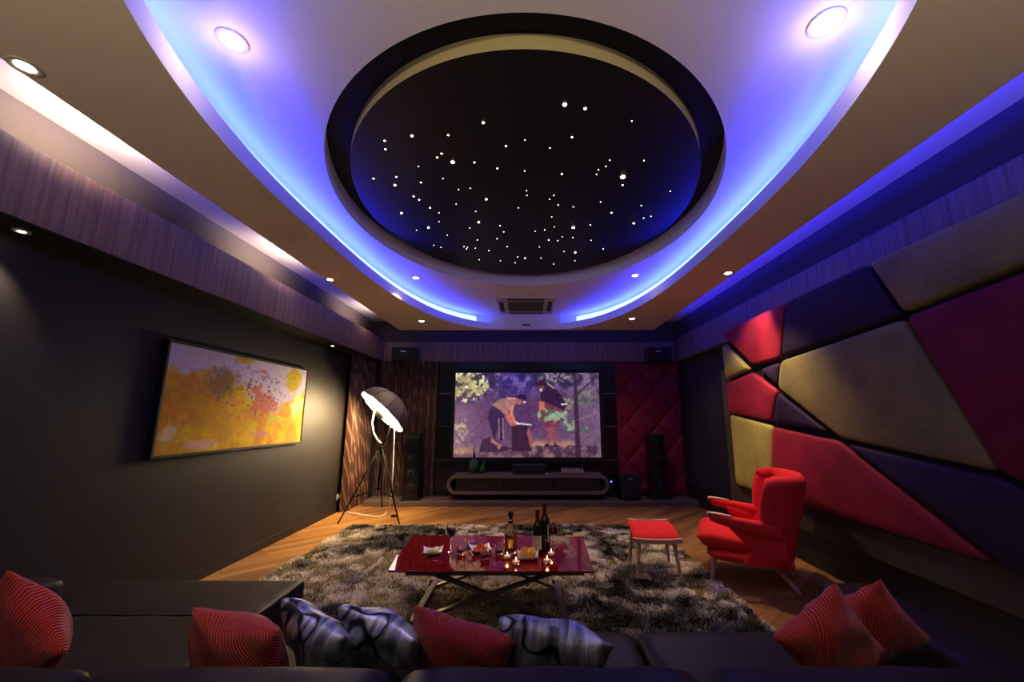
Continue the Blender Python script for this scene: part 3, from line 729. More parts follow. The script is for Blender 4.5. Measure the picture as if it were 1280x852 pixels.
# inner back cushion
def inner_back(u, v):
    y = (-1 + 2 * u) * .30; z = .40 + v * .52; h = (z - .2) / .78
    bul = (1 - (2 * u - 1) ** 4) * (1 - (2 * v - 1) ** 6)
    d = 0
    for (by, bz) in BUTTONS:
        r2 = (y - by) ** 2 + (z - bz) ** 2; d += .035 * math.exp(-r2 / .0025)
    return (-.275 - .17 * h + .085 * bul - d + .04 * (2 * u - 1) ** 2, y, z)
BUTTONS = [(yy, zz) for zz in (.54, .66, .78) for yy in ((-.14, .0, .14) if zz != .66 else (-.20, -.07, .07, .20))]
bcush = MB().sheet(50, 60, inner_back).build('back_cushion', M['chair'], ch, smooth=180)
for (by, bz) in BUTTONS:
    bb = MB()
    x = inner_back((by / .30 + 1) / 2, (bz - .40) / .52)[0]; bb.lathe([(0.0001, -.008), (.01, -.006), (.013, 0), (.01, .006), (.0001, .008)], 10, (x + .006, by, bz))
    bb.build('button', M['chair'], bcush, smooth=180)
# seat cushion and rail
def superring(x, yc, zc, hy, hz, n=28, p=3.2):
    r = []
    for k in range(n):
        a = 2 * PI * k / n; c, s = math.cos(a), math.sin(a)
        r.append((x, yc + hy * math.copysign(abs(c) ** (2 / p), c), zc + hz * math.copysign(abs(s) ** (2 / p), s)))
    return r
rings = []
for k in range(15):
    t = k / 14; x = -.30 + t * .74; e = min(1, math.sqrt(max(0.0, 1 - max(0, (t - .82) / .18) ** 2)) + .02); wv = .335 + .03 * t
    rings.append(superring(x, 0, .325 + .065 * t, wv * (.80 + .20 * e), (.075 + .022 * t) * max(e, .12)))
MB().loft(rings).build('seat_cushion', M['chair'], ch, smooth=80)
rings = []
for k in range(10):
    t = k / 9; x = -.33 + t * .69; e = math.sqrt(max(0, 1 - max(0, (t - .88) / .12) ** 2)); rings.append(superring(x, 0, .245 + .02 * t,   .385 * (.85 + .15 * e), .06 * max(.2, e)))
MB().loft(rings).build('seat_rail', M['chair'], ch, smooth=80)
# arms, with the wooden paw on the end
for sgn in (1, -1):
    pts = [(-.28, .395, .50, .075, .075), (-.16, .40, .525, .068, .07), (-.05, .41, .545, .058, .062), (.06, .415, .563, .050, .053), (.17, .415, .58, .046, .046), (.27, .412, .595, .043, .040), (.325, .41, .602, .026, .024)]
    rings = []
    for (x, y, z, hy, hz) in pts:
        rings.append(superring(x, sgn * y, z, hy, hz, 20, 2.6))
    # side web under the arm
    arm = MB().loft(rings)
    o = arm.build('armrest', M['chair'], ch, smooth=80, subsurf=1)
    web = []
    for (x, zt, zb, th) in ((-.28, .53, .26, .045), (-.14, .54, .27, .045), (-.04, .55, .31, .045), (.06, .56, .42, .038), (.15, .575, .51, .03)):
        web.append(superring(x, sgn * .39, (zt + zb) / 2, th, (zt - zb) / 2, 20, 3))
    MB().loft(web).build('side_panel', M['chair'], ch, smooth=80)
    MB().loft([superring(x, sgn * y, z, hy, hz, 14, 3) for (x, y, z, hy, hz) in ((.125, .415, .618, .022, .006), (.14, .415, .622, .030, .010), (.22, .413, .632, .032, .011), (.31, .41, .638, .030, .011), (.332, .41, .626, .026, .02), (.338, .41, .614, .02, .02))]).build('wooden_arm_end', M['oak'], o, smooth=80)['label'] = 'pale wooden arm end'
for sgn in (1, -1):
    MB().tube([(.30, sgn * .265, .22), (.34, sgn * .29, .0)], [.024, .015], 14).build('front_leg', M['oak'], ch, smooth=60)
    MB().tube([(-.18, sgn * .23, .22), (-.36, sgn * .255, .0)], [.026, .014], 14).build('rear_leg', M['oak'], ch, smooth=60)

# ------------------------------------------------------------------ footstool
st = thing('footstool', 'small red footstool with pale wooden rails and splayed legs', 'footstool', (1.25, 4.40, 0), math.radians(-3))
def sz(x, y): return .415 + .20 * y - .9 * y * y + .25 * x * x
def stool_top(u, v):
    x, y = (-1 + 2 * u), (-1 + 2 * v); e = (1 - abs(x) ** 10) * (1 - abs(y) ** 10)
    return (x * .222, y * .19, sz(x * .222, y * .19) + .03 * e - .012)
mb = MB().sheet(28, 24, stool_top); mb.sheet(28, 24, lambda u, v: (stool_top(u, v)[0], stool_top(u, v)[1], sz((2 * u - 1) * .222, (2 * v - 1) * .19) - .03))
mb.build('cushion', M['chair'], st, smooth=180)
for sg in (1, -1):
    hw_ = .235 if sg < 0 else .215
    if sg < 0:
        MB().loft([[(x, sg * .20 + a, sz(x, sg * .20) - .005 + b) for a, b in ((-.014, -.02), (.014, -.02), (.014, .022), (-.014, .022))] for x in [-hw_ + 2 * hw_ * k / 12 for k in range(13)]]).build('rail', M['oak'], st, smooth=40, bevel=.004)['label'] = 'pale wooden rail'
    else:
        mb = MB()
        for (xa, xb, ya_, yb_) in ((-hw_, -.10, .185, .235), (.10, hw_, .185, .235), (-.11, .11, .185, .198), (-.11, .11, .224, .236)):
            mb.loft([[(x, y, sz(x, .20) + b) for y, b in ((ya_, -.02), (yb_, -.02), (yb_, .018), (ya_, .018))] for x in (xa, (xa + xb) / 2, xb)])
        mb.build('rail', M['oak'], st, smooth=40)['label'] = 'pale wooden rail with a slot handle'
    for sx in (1, -1):
        MB().tube([(sx * .165, sg * .16, sz(.165, sg * .16) - .02), (sx * .20, sg * .19, 0.03)], [.022, .014], 14).build('leg', M['oak'], st, smooth=60)

# ------------------------------------------------------------------ coffee table
TZ = .45
FL, FR_, BR_, BL_ = at(485, 713, z=TZ), at(743, 714, z=TZ), at(728, 670, z=TZ), at(516, 669, z=TZ)
tb = thing('coffee_table', 'low table with a glossy red glass top on crossed grey metal legs', 'table', (-.27, 3.53, 0))
org = Vector((-.27, 3.53, 0))
mb = MB(); q = [p - org for p in (FL, FR_, BR_, BL_)]
mb.add([(p.x, p.y, TZ - .012) for p in q] + [(p.x, p.y, TZ) for p in q], [(3, 2, 1, 0), (4, 5, 6, 7), (0, 1, 5, 4), (1, 2, 6, 5), (2, 3, 7, 6), (3, 0, 4, 7)])
top = mb.build('tabletop', M['redglass'], tb, smooth=0, bevel=.003)
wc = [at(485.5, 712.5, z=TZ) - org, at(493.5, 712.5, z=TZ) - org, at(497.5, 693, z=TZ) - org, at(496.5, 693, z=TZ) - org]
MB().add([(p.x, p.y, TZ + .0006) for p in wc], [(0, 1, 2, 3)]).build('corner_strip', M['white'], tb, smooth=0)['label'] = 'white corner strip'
mb = MB(); ya, yb = -.28, .42
mb.box(-.62, .68, ya - .02, ya + .02, .375, .437); mb.box(-.62, .68, yb - .02, yb + .02, .375, .437); mb.box(-.62, -.58, ya, yb, .375, .437); mb.box(.64, .68, ya, yb, .375, .437)
mb.build('apron', M['bronze'], tb, smooth=0, bevel=.004)
xl, xr = -.56, .53
for (yy, a, b) in ((ya + .03, (-.46, .385), (xr, .045)), (ya + .06, (.50, .385), (xl, .045)), (yb - .06, (-.46, .385), (xr, .045)), (yb - .03, (.50, .385), (xl, .045))):
    MB().bar((a[0], yy, a[1]), (b[0], yy, b[1]), .022, .05, (0, 1, 0)).build('leg', M['bronze'], tb, smooth=0, bevel=.003)
for xx in (xl, xr):
    MB().box(xx - .025, xx + .025, ya, yb + .05, .03, .07).build('floor_rail', M['bronze'], tb, smooth=0, bevel=.004)
    for yy in (ya + .02, yb + .03):
        MB().tube([(xx - .045, yy, .042), (xx - .026, yy, .042)], .04, 20).build('castor', M['black'], tb, smooth=40)

# ---- things on the table
def on_table(u, v): p = at(u, v, z=TZ); return (p.x, p.y, TZ + .001)
def wine_glass(label, loc, fill):
    t = thing('wine_glass', label, 'glass', loc, 0, 'wine glasses on the red table')
    prof = [(.0001, 0), (.034, .001), (.034, .003), (.006, .010), (.0042, .02), (.004, .095), (.006, .105), (.024, .120), (.036, .140), (.040, .165), (.037, .195), (.031, .222), (.0298, .222), (.0355, .195), (.0385, .165), (.0345, .141), (.022, .122), (.0001, .114)]
    MB().lathe(prof, 28, cap=False).build('glass', M['glass'], t, smooth=60)
    MB().lathe([(.0001, .1155), (.0212, .1230), (.0335, .1420), (.0375, fill), (.0001, fill)], 24, cap=False).build('wine', M['wine'], t, smooth=60)
wine_glass('red wine glass standing alone near the dish with lime', on_table(563, 690), .172)
wine_glass('red wine glass just behind the candles, beside the wine bottles', on_table(692, 686), .172)
def wine_bottle(label, loc, has_label, s=1.0):
    t = thing('wine_bottle', label, 'bottle', loc, 0, 'wine bottles on the red table'); t.scale = (s, s, s)
    MB().lathe([(.0001, .006), (.03, 0), (.037, .004), (.038, .012), (.038, .185), (.034, .208), (.020, .232), (.015, .250), (.0145, .30), (.0001, .30)], 28, cap=False).build('glass_body', M['darkglass'], t, smooth=60)
    MB().lathe([(.0155, .240), (.0155, .312), (.0172, .313), (.0172, .322), (.0001, .323)], 20, cap=False).build('foil', M['foil'], t, smooth=50)
    if has_label:
        mb = MB(); rr = .0386
        mb.sheet(20, 2, lambda u, v: (rr * math.cos(-PI * .5 + (u - .5) * 2.3 - .15), rr * math.sin(-PI * .5 + (u - .5) * 2.3 - .15), .035 + v * .10)); mb.build('paper_label', M['paper'], t, smooth=180)
    else:
        rr = .0386; mb = MB(); mb.sheet(6, 2, lambda u, v: (rr * math.cos(-PI * .28 + (u - .5) * .26), rr * math.sin(-PI * .28 + (u - .5) * .26), .06 + v * .12)); mb.build('paper_label', M['white'], t, smooth=180)
wine_bottle('dark wine bottle with a cream label, the nearer of two', on_table(672, 691), True, 1.0)
wine_bottle('taller dark wine bottle with red foil and a narrow pale label', on_table(681, 687), False, 1.12)
t = thing('whisky_bottle', 'round-shouldered clear bottle of amber spirit with a dark stopper', 'bottle', on_table(638, 691))
MB().lathe([(.0001, .008), (.042, 0), (.050, .006), (.052, .02), (.052, .14), (.047, .165), (.030, .195), (.018, .215), (.016, .262), (.019, .264), (.019, .272), (.012, .272), (.0125, .215), (.026, .193), (.044, .163), (.049, .14), (.049, .02), (.0001, .014)], 28, cap=False).build('glass_body', M['glass'], t, smooth=60)
MB().lathe([(.0001, .0155), (.048, .021), (.0482, .14), (.0001, .14)], 24, cap=False).build('whisky', M['whisky'], t, smooth=50)
MB().lathe([(.0115, .25), (.0115, .274), (.021, .275), (.021, .305), (.0001, .306)], 18, cap=False).build('stopper', M['black'], t, smooth=40)
MB().sheet(14, 2, lambda u, v: (.0526 * math.cos(-PI * .5 + (u - .5) * .9), .0526 * math.sin(-PI * .5 + (u - .5) * .9), .05 + v * .065)).build('gold_emblem', M['gold'], t, smooth=180)
MB().lathe([(.0185, .222), (.0185, .238)], 18, cap=False).build('neck_band', M['black'], t, smooth=60)
t = thing('glass_jar', 'clear apple-shaped glass jar with a glass stalk lid behind the red snack dish', 'jar', on_table(590, 682))
MB().lathe([(.0001, .004), (.03, 0), (.046, .014), (.058, .05), (.056, .075), (.045, .095), (.043, .095), (.054, .075), (.056, .05), (.044, .016), (.0001, .008)], 26, cap=False).build('bowl', M['glass'], t, smooth=60)
mb = MB().lathe([(.047, .096), (.040, .110), (.018, .116), (.004, .112), (.004, .116), (.018, .120), (.042, .113), (.049, .097)], 24, cap=False); mb.tube([(0, 0, .114), (.004, 0, .135), (.016, 0, .158)], .004, 8)
mb.build('lid', M['glass'], t, smooth=60)
def dish(label, loc, size, rz, curl=.016):
    t = thing('snack_dish', label, 'dish', loc, rz, 'white snack dishes on the red table')
    def fn(u, v, dz=0):
        x, y = 2 * u - 1, 2 * v - 1; r = max(abs(x), abs(y)); z = .006 + .018 * r ** 3 + curl * (abs(x) * abs(y)) ** 2.5
        k = 1 - .10 * (1 - min(abs(x), abs(y)) ** 2) * r ** 2
        return (x * size * k, y * size * k, z + dz)
    mb = MB().sheet(22, 22, fn).sheet(22, 22, lambda u, v: fn(u, v, -.006))
    mb.build('dish', M['porcelain'], t, smooth=180); return t
d1 = dish('white curled square dish holding pale lime slices', on_table(541, 692), .080, .15)
d2 = dish('white curled dish heaped with orange-red snacks', on_table(601, 689), .085, .3)
d3 = dish('white dish filled with upright yellow citrus wedges', on_table(660, 698), .085, .0)
def wedge(r, th, ang):
    mb = MB(); n = 9; pts = [(r * math.cos(PI * k / (n - 1)), r * math.sin(PI * k / (n - 1)) * .9) for k in range(n)]
    vs = [(x, -th, z) for x, z in pts] + [(x, th, z) for x, z in pts]
    return mb.add(vs, [tuple(range(n)), tuple(range(2 * n - 1, n - 1, -1))] + [(k, n + k, n + (k + 1) % n, (k + 1) % n) for k in range(n)])
GF = 'citrus wedges in the white dish'
for k in range(9):
    a = 2 * PI * k / 8 if k < 8 else 0; rr_ = .040 if k < 8 else 0
    o = wedge(.034, .010, 0).xf(Matrix.Rotation(-.75 if k < 8 else -1.2, 4, 'X')).xf(Matrix.Rotation(.5 * (k % 3 - 1), 4, 'Y')).xf(Matrix.Rotation(a - PI / 2, 4, 'Z')).build('citrus_wedge', M['crisp'], smooth=40)
    o.location = Vector(d3.location) + Vector((rr_ * math.cos(a), rr_ * math.sin(a), .030 + .012 * (k % 2) + .01 * (k == 8))); tag(o, 'yellow citrus wedge in the white dish beside the amber bottle', 'food', GF)
for k, (x, y, a) in enumerate([(-.02, 0, .2), (.015, .012, 1.0), (.03, -.012, 2.2)]):
    o = MB().lathe([(.0001, 0), (.030, .001), (.032, .006), (.028, .012), (.0001, .013)], 18).xf(Matrix.Rotation(.3 * (k - .5), 4, 'X')).build('lime_slice', M['lime'], smooth=50)
    o.location = Vector(d1.location) + Vector((x, y, .016 + .007 * k)); tag(o, 'pale lime slice lying in the white curled dish', 'food', 'lime slices in the curled dish')
mb = MB()
rng = random.Random(5)
for k in range(60):
    r = .052 * math.sqrt(rng.random()); a = rng.random() * 2 * PI; z = .014 + (.052 - r) * .75 * rng.random() + .004
    p = Vector((r * math.cos(a), r * math.sin(a), z)); d = Vector((rng.uniform(-1, 1), rng.uniform(-1, 1), rng.uniform(-.3, .8))).normalized() * .017
    mb.tube([p - d, p + Vector((0, 0, .004)), p + d], [.003, .0055, .003], 6)
o = mb.build('snack_heap', M['snack'], smooth=60); o.location = d2.location; o['kind'] = 'stuff'; tag(o, 'heap of orange-red snacks in the white dish', 'food')
def tumbler(label, loc, amber):
    t = thing('tumbler', label, 'glass', loc, 0, 'short tumblers on the red table')
    MB().lathe([(.0001, 0), (.028, 0), (.031, .004), (.036, .075), (.0345, .075), (.0295, .012), (.0001, .011)], 24, cap=False).build('glass', M['glass'], t, smooth=50)
    MB().lathe([(.0001, .0118), (.0290, .0125), (.0308, .034), (.0001, .034)], 20, cap=False).build('drink', M['whisky'], t, smooth=50)
tumbler('short tumbler between the tall wine glass and the glass jar', on_table(576, 692), 1)
tumbler('short tumbler at the front in front of the red snacks', on_table(606, 698), 1)
tumbler('short tumbler behind the small candle, beside the amber bottle', on_table(624, 692), 1)
def candle(label, loc, e=.035):
    t = thing('tealight', label, 'candle', loc, 0, 'tealight candles on the red table')
    MB().lathe([(.0001, 0), (.024, 0), (.029, .006), (.031, .034), (.0295, .034), (.0275, .008), (.0001, .005)], 20, cap=False).build('glass_holder', M['glass'], t, smooth=50)
    MB().lathe([(.0001, .0065), (.0258, .009), (.0268, .022), (.0001, .023)], 18, cap=False).build('wax', M['wax'], t, smooth=50)
    MB().lathe([(.0001, .024), (.004, .030), (.005, .036), (.0025, .045), (.0001, .052)], 10).build('flame', M['flame'], t, smooth=180)
    lamp('candle_light', 'POINT', (0, 0, .05), e, (1, .6, .28), t, shadow_soft_size=.012)
candle('lit tealight candle beside the short tumbler, in front of the amber bottle', on_table(634, 698))
candle('lit tealight candle at the front edge, touching the citrus dish', on_table(645, 705))
candle('lit tealight candle behind another, at the foot of a wine glass', on_table(689, 694))
candle('lit tealight candle at the front, nearest the bare red end of the table', on_table(684, 703))

# ------------------------------------------------------------------ shag rug
def make_rug():
    rg = thing('shag_rug', 'mottled grey and beige shaggy rug under the red table', 'rug', (-.36, 4.2, 0))
    hx, hy = 2.10, 1.88
    MB().box(-hx, hx, -hy, hy, 0.001, .012).build('backing', M['olive'], rg, smooth=0)
    N = 170000; r = np.random.default_rng(3)
    px = r.uniform(-hx, hx, N); py = r.uniform(-hy, hy, N)
    # denser nearer the viewer is not needed: uniform pile
    def field(c, seed, o=4):
        g = fbm(620, 690, c, seed, o, 1.1); return g[((py + hy) / (2 * hy) * 619).astype(int), ((px + hx) / (2 * hx) * 689).astype(int)]
    a = field(5, 9); b = field(22, 31, 3)
    tone = np.clip((a * .60 + b * .40 - .5) * 5.2 + .52, 0, 1)
    tone = np.clip(tone + r.normal(0, .13, N), 0, 1)
    dark = np.array((.034, .027, .014)); light = np.array((.86, .76, .50))
    colr = dark + (light - dark) * (tone ** 1.1)[:, None]
    ang = field(16, 57, 2) * 16 + r.normal(0, .6, N); L = r.uniform(.026, .055, N) * (.75 + .6 * field(18, 83, 2)); ln = r.uniform(.25, 1.0, N)
    dx, dy = np.cos(ang), np.sin(ang); wv = .0046
    z0 = .010
    bx, by = -dy * wv, dx * wv
    v = np.zeros((N, 5, 3))
    v[:, 0] = np.stack([px - bx, py - by, np.full(N, z0)], 1); v[:, 1] = np.stack([px + bx, py + by, np.full(N, z0)], 1)
    mx_, my_, mz = px + dx * L * ln * .45, py + dy * L * ln * .45, z0 + L * .62
    v[:, 2] = np.stack([mx_ + bx * .8, my_ + by * .8, mz], 1); v[:, 3] = np.stack([mx_ - bx * .8, my_ - by * .8, mz], 1)
    v[:, 4] = np.stack([px + dx * L * ln, py + dy * L * ln, z0 + L * (1.0 - .35 * ln)], 1)
    me = bpy.data.meshes.new('pile'); base = np.arange(N) * 5
    me.vertices.add(N * 5); me.vertices.foreach_set('co', v.reshape(-1).astype(np.float32))
    loops = np.stack([base, base + 1, base + 2, base + 3, base + 3, base + 2, base + 4], 1).reshape(-1)
    me.loops.add(len(loops)); me.loops.foreach_set('vertex_index', loops.astype(np.int32))
    st_ = np.stack([np.arange(N) * 7, np.arange(N) * 7 + 4], 1).reshape(-1)
    me.polygons.add(N * 2); me.polygons.foreach_set('loop_start', st_.astype(np.int32))
    me.update(calc_edges=True); me.validate()
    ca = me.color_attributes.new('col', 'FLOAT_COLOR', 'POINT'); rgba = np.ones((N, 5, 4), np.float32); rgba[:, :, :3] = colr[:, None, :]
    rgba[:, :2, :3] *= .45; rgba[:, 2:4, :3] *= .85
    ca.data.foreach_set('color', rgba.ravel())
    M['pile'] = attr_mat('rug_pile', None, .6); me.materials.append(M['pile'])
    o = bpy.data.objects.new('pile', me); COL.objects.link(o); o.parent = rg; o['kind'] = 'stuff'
make_rug()

# ------------------------------------------------------------------ sofa
so = thing('sectional_sofa', 'large dark brown leather corner sofa seen from behind its back', 'sofa', (-.5, 1.9, 0))
so_o = Vector((-.5, 1.9, 0))
def rbox(name, x0, x1, y0, y1, z0, z1, bev=.05, puff=0.0, mat='leather', segs=4):
    mb = MB(); nx, ny = 14, 12
    mb.box(x0 + .5, x1 + .5, y0 - 1.9, y1 - 1.9, z0, z1)
    return mb.build(name, M[mat], so, smooth=60, bevel=bev, segs=segs)
def cushion(name, x0, x1, y0, y1, z0, z1, r=.05, puff=.02, wr=.004, seed=0):
    """soft upholstered block: rounded edges, slightly domed and creased top"""
    nx, ny = 34, 30; hx, hy, hz = (x1 - x0) / 2, (y1 - y0) / 2, (z1 - z0) / 2; c = Vector(((x0 + x1) / 2, (y0 + y1) / 2, (z0 + z1) / 2)) - so_o
    bm = bmesh.new(); bmesh.ops.create_cube(bm, size=2.0)
    bmesh.ops.subdivide_edges(bm, edges=bm.edges[:], cuts=15, use_grid_fill=True)
    me = bpy.data.meshes.new(name)
    for v in bm.verts:
        p = v.co.copy()
        q = Vector((math.copysign(1 - (1 - abs(p.x)) ** 1.6, p.x) * hx, math.copysign(1 - (1 - abs(p.y)) ** 1.6, p.y) * hy, math.copysign(1 - (1 - abs(p.z)) ** 1.6, p.z) * hz))
        inn = Vector((max(-hx + r, min(hx - r, q.x)), max(-hy + r, min(hy - r, q.y)), max(-hz + r, min(hz - r, q.z))))
        d = q - inn
        if d.length > 1e-6: q = inn + d.normalized() * r if d.length > r * .999 or True else q
        fx, fy = 1 - (q.x / hx) ** 2, 1 - (q.y / hy) ** 2
        if q.z > 0: q.z += puff * max(0, fx) ** .5 * max(0, fy) ** .5 * (q.z / hz)
        q.z += wr * math.sin(q.x * 21 + seed + 3 * math.sin(q.y * 9)) * math.sin(q.y * 13 + seed * 2) * (q.z > 0)
        v.co = q + c
    bm.to_mesh(me); bm.free(); me.materials.append(M['leather']); me.shade_smooth()
    o = bpy.data.objects.new(name, me); COL.objects.link(o); o.parent = so; return o
rbox('base', -2.62, 1.62, 1.24, 2.36, .06, .25, .02)
rbox('base', -2.80, -1.53, 2.36, 3.01, .06, .25, .02)
cushion('chaise_cushion', -2.815, -1.515, 2.541, 3.04, .24, .415, .022, .006, .003, 1)
cushion('chaise_cushion', -2.62, -1.515, 1.46, 2.539, .24, .415, .022, .006, .003, 2)
MB().tube([(-2.60 + .5, 2.54 - 1.9, .416), (-1.53 + .5, 2.54 - 1.9, .416)], .006, 8).build('piping', M['seam'], so, smooth=180)
cushion('seat_cushion', -1.505, -.43, 1.46, 2.39, .24, .41, .05, .02, .004, 3)
cushion('seat_cushion', -.42, .545, 1.46, 2.39, .24, .41, .05, .02, .004, 4)
cushion('seat_cushion', .555, 1.615, 1.46, 2.39, .24, .41, .05, .02, .004, 5)
for k, (a, b) in enumerate(((-2.40, -1.345), (-1.335, -.41), (-.40, .53), (.54, 1.50))):
    cushion('backrest', a, b, 1.13, 1.47, .25, .735, .06, .02, .004, 6 + k)
rbox('back_frame', -2.62, 1.62, 1.10, 1.18, .06, .62, .03)
cushion('armrest', -3.0, -2.63, 1.15, 2.56, .08, .61, .05, .01, .002, 11)
cushion('armrest', 1.625, 1.93, 1.15, 2.54, .08, .59, .05, .01, .002, 12)
for (x, y) in ((-2.5, 1.2), (1.55, 1.2), (1.55, 2.3), (-1.6, 2.95), (-2.72, 2.95), (-2.5, 2.3)):
    MB().lathe([(.022, 0), (.025, .065)], 12, (x + .5, y - 1.9, 0)).build('foot', M['darkmetal'], so, smooth=40)

# ------------------------------------------------------------------ pillows
def pillow(name, label, group, mat, size, thick, loc, rot, seed, tagged=False, fringe=False):
    """square scatter pillow; local x = width, z = height, y = thickness, centred"""
    rr = random.Random(seed); n = 33; w_, h_ = size
    ph = [rr.random() * 6 for _ in range(6)]
    def fn(side):
        def f(u, v):
            x, z = 2 * u - 1, 2 * v - 1
            e = max(0, 1 - abs(x) ** 2.6) * max(0, 1 - abs(z) ** 2.6); t = e ** .52
            pin = 1 - .085 * (1 - abs(z) ** 2) * abs(x) ** 2; pin2 = 1 - .085 * (1 - abs(x) ** 2) * abs(z) ** 2
            wr = .010 * math.sin(5 * x + ph[0] + 2 * math.sin(3 * z + ph[1])) * t + .006 * math.sin(11 * z + 5 * x + ph[2]) * t * (1 - t) * 3
            return (x * w_ / 2 * pin, side * thick / 2 * t + wr * side + .012 * math.sin(2.4 * x + ph[3]) , z * h_ / 2 * pin2)
        return f
    mb = MB().sheet(n, n, fn(1)).sheet(n, n, fn(-1))
    o = mb.build(name, mat, smooth=180, weld=True)
    o.location = loc; o.rotation_euler = rot; tag(o, label, 'pillow', group)
    if tagged:
        g = MB().sheet(4, 6, lambda u, v: (w_ * .30 + u * .022, -.02 - .03 * v, -h_ * .49 - .0 * v)).build('care_tag', M['tag'], o, smooth=180); g['label'] = 'small white care tag'
    if fringe:
        tt = MB()
        for k in range(7):
            a = Vector((w_ / 2 * .95, rr.uniform(-.01, .01), -h_ / 2 * .55 + .012 * k)); tt.tube([a, a + Vector((.02, -.01, -.02)), a + Vector((.025 + .01 * rr.random(), -.015, -.06 - .02 * rr.random()))], .0012, 4)
        tt.build('tassel', M['satin'], o, smooth=180)
    return o
rad = math.radians
RP, SP = 'red corded pillows on the sofa', 'silver satin pillows on the sofa'
# tilt about x (lean toward the viewer), roll about y (turned in its own plane), yaw about z
def seat(o, x, y, zs=.432):
    """rest the pillow on the seat cushion, upright against the sofa back"""
    bpy.context.view_layer.update(); m = o.rotation_euler.to_matrix()
    zm = min((m @ v.co).z for v in o.data.vertices); o.location = (x, y, zs - zm)
PIL = [
 ('red corded pillow on end beside the sofa arm near the painting wall', RP, 'ridge', (.39, .39), .17, -1.86, 1.68, (20, 43, -4), {}),
 ('red corded pillow beside the leftmost silver pillow, on the chaise end', RP, 'ridge', (.38, .37), .17, -1.05, 1.68, (20, 8, -14), {}),
 ('silver satin pillow touching the red pillow on the chaise side', SP, 'satin', (.36, .37), .16, -.795, 1.78, (32, 10, -22), dict(fringe=True)),
 ('silver satin pillow in the middle, between a silver and a crimson pillow', SP, 'satin', (.36, .38), .16, -.54, 1.76, (34, 11, -22), dict(fringe=True)),
 ('crimson corded pillow in front of the coffee table, between two silver pillows', RP, 'ridge2', (.40, .34), .16, -.26, 1.72, (26, 14, -12), {}),
 ('dark silver satin pillow next to the bare middle seat', SP, 'satin', (.43, .345), .16, .085, 1.74, (34, 9, -6), {}),
 ('larger red corded pillow standing on its corner near the far armrest', RP, 'ridge', (.325, .325), .16, 1.145, 1.74, (8, 53, 8), {}),
 ('red corded pillow with a white tag leaning against the far armrest', RP, 'ridge', (.315, .315), .13, 1.435, 1.90, (30, 48, 12), dict(tagged=True)),
]
for k, (lb, gp, mt, sz_, th, x, y, ro, kw) in enumerate(PIL):
    o = pillow('pillow', lb, gp, M[mt], sz_, th, (0, 0, 0), tuple(rad(a) for a in ro), k + 1, **kw); seat(o, x, y)

# ------------------------------------------------------------------ media console and what stands on it
cy0 = 7.50; PZ = .085
co = thing('media_console', 'long low taupe media console with rounded ends below the screen', 'console', (0, 7.72, PZ))
def stadium(hw, r, zc, n=14):
    pts = []
    for k in range(n + 1): a = -PI / 2 + PI * k / n; pts.append((hw - r + r * math.cos(a), zc + r * math.sin(a)))
    for k in range(n + 1): a = PI / 2 + PI * k / n; pts.append((-hw + r + r * math.cos(a), zc + r * math.sin(a)))
    return pts
zc = .265; o1 = stadium(1.425, .165, zc); o2 = stadium(1.37, .110, zc); n = len(o1)
vs = [(x, -.22, z) for x, z in o1] + [(x, .20, z) for x, z in o1] + [(x, -.22, z) for x, z in o2] + [(x, .20, z) for x, z in o2]
fs = []
for k in range(n):
    k2 = (k + 1) % n
    fs += [(k, k2, n + k2, n + k), (2 * n + k, 3 * n + k, 3 * n + k2, 2 * n + k2), (k, 2 * n + k, 2 * n + k2, k2), (n + k, n + k2, 3 * n + k2, 3 * n + k)]
MB().add(vs, fs).build('shell', M['console'], co, smooth=40)
for k in range(3):
    x0 = -1.27 + k * .85; MB().box(x0, x0 + .84, -.19, .19, zc - .108, zc + .108).build('drawer_front', M['consolefront'], co, smooth=0, bevel=.003)
for sx in (-.9, .9): MB().box(sx - .25, sx + .25, -.05, .15, 0, .102).build('plinth', M['black'], co, smooth=0)
CT = PZ + .43
def at_console(u, v): p = at(u, v, z=CT); return (p.x, min(max(p.y, 7.55), 7.88), CT + .001)
t = thing('teardrop_vase', 'green teardrop vase with a long dark needle neck on the console', 'vase', (-.98, 7.70, CT + .001), 0, 'green vases on the console')
MB().lathe([(.0001, 0), (.04, 0), (.075, .03), (.105, .10), (.105, .15), (.075, .21), (.035, .245), (.0001, .25)], 28).build('body', M['vase'], t, smooth=80)
MB().lathe([(.034, .244), (.020, .29), (.010, .38), (.003, .50), (.0001, .505)], 18, cap=False).build('neck', M['vasedark'], t, smooth=80)
t = thing('teardrop_vase', 'smaller green vase with a bent tip beside the needle-necked vase', 'vase', (-.82, 7.66, CT + .001), 0, 'green vases on the console')
MB().tube([(0, 0, 0), (0, 0, .02), (0, 0, .06), (.005, 0, .11), (.018, 0, .16), (.035, 0, .20), (.055, 0, .235)], [.03, .05, .062, .056, .032, .015, .004], 20).build('body', M['vase'], t, smooth=80)
t = thing('centre_speaker', 'black centre speaker box lying on the console under the screen', 'speaker', (.015, 7.72, CT + .001))
MB().box(-.29, .29, -.13, .13, 0, .155).build('cabinet', M['spk'], t, smooth=0, bevel=.008)
MB().box(-.28, .28, -.14, -.129, .008, .147).build('grille', M['grille'], t, smooth=0)
o = MB().lathe([(.018, 0), (.018, .012), (.008, .018), (.0001, .018)], 14).build('remote_sensor', M['white'], smooth=50); o.location = (.335, 7.60, CT + .001); tag(o, 'tiny white sensor puck beside the centre speaker', 'sensor')
tr = MB(); tr.box(-.21, .21, -.09, .09, 0, .012); o = tr.build('serving_tray', M['foil'], smooth=0, bevel=.003); o.location = (.80, 7.66, CT + .001)
tag(o, 'dark red tray holding rows of small pale cups on the console', 'tray')
c0 = None
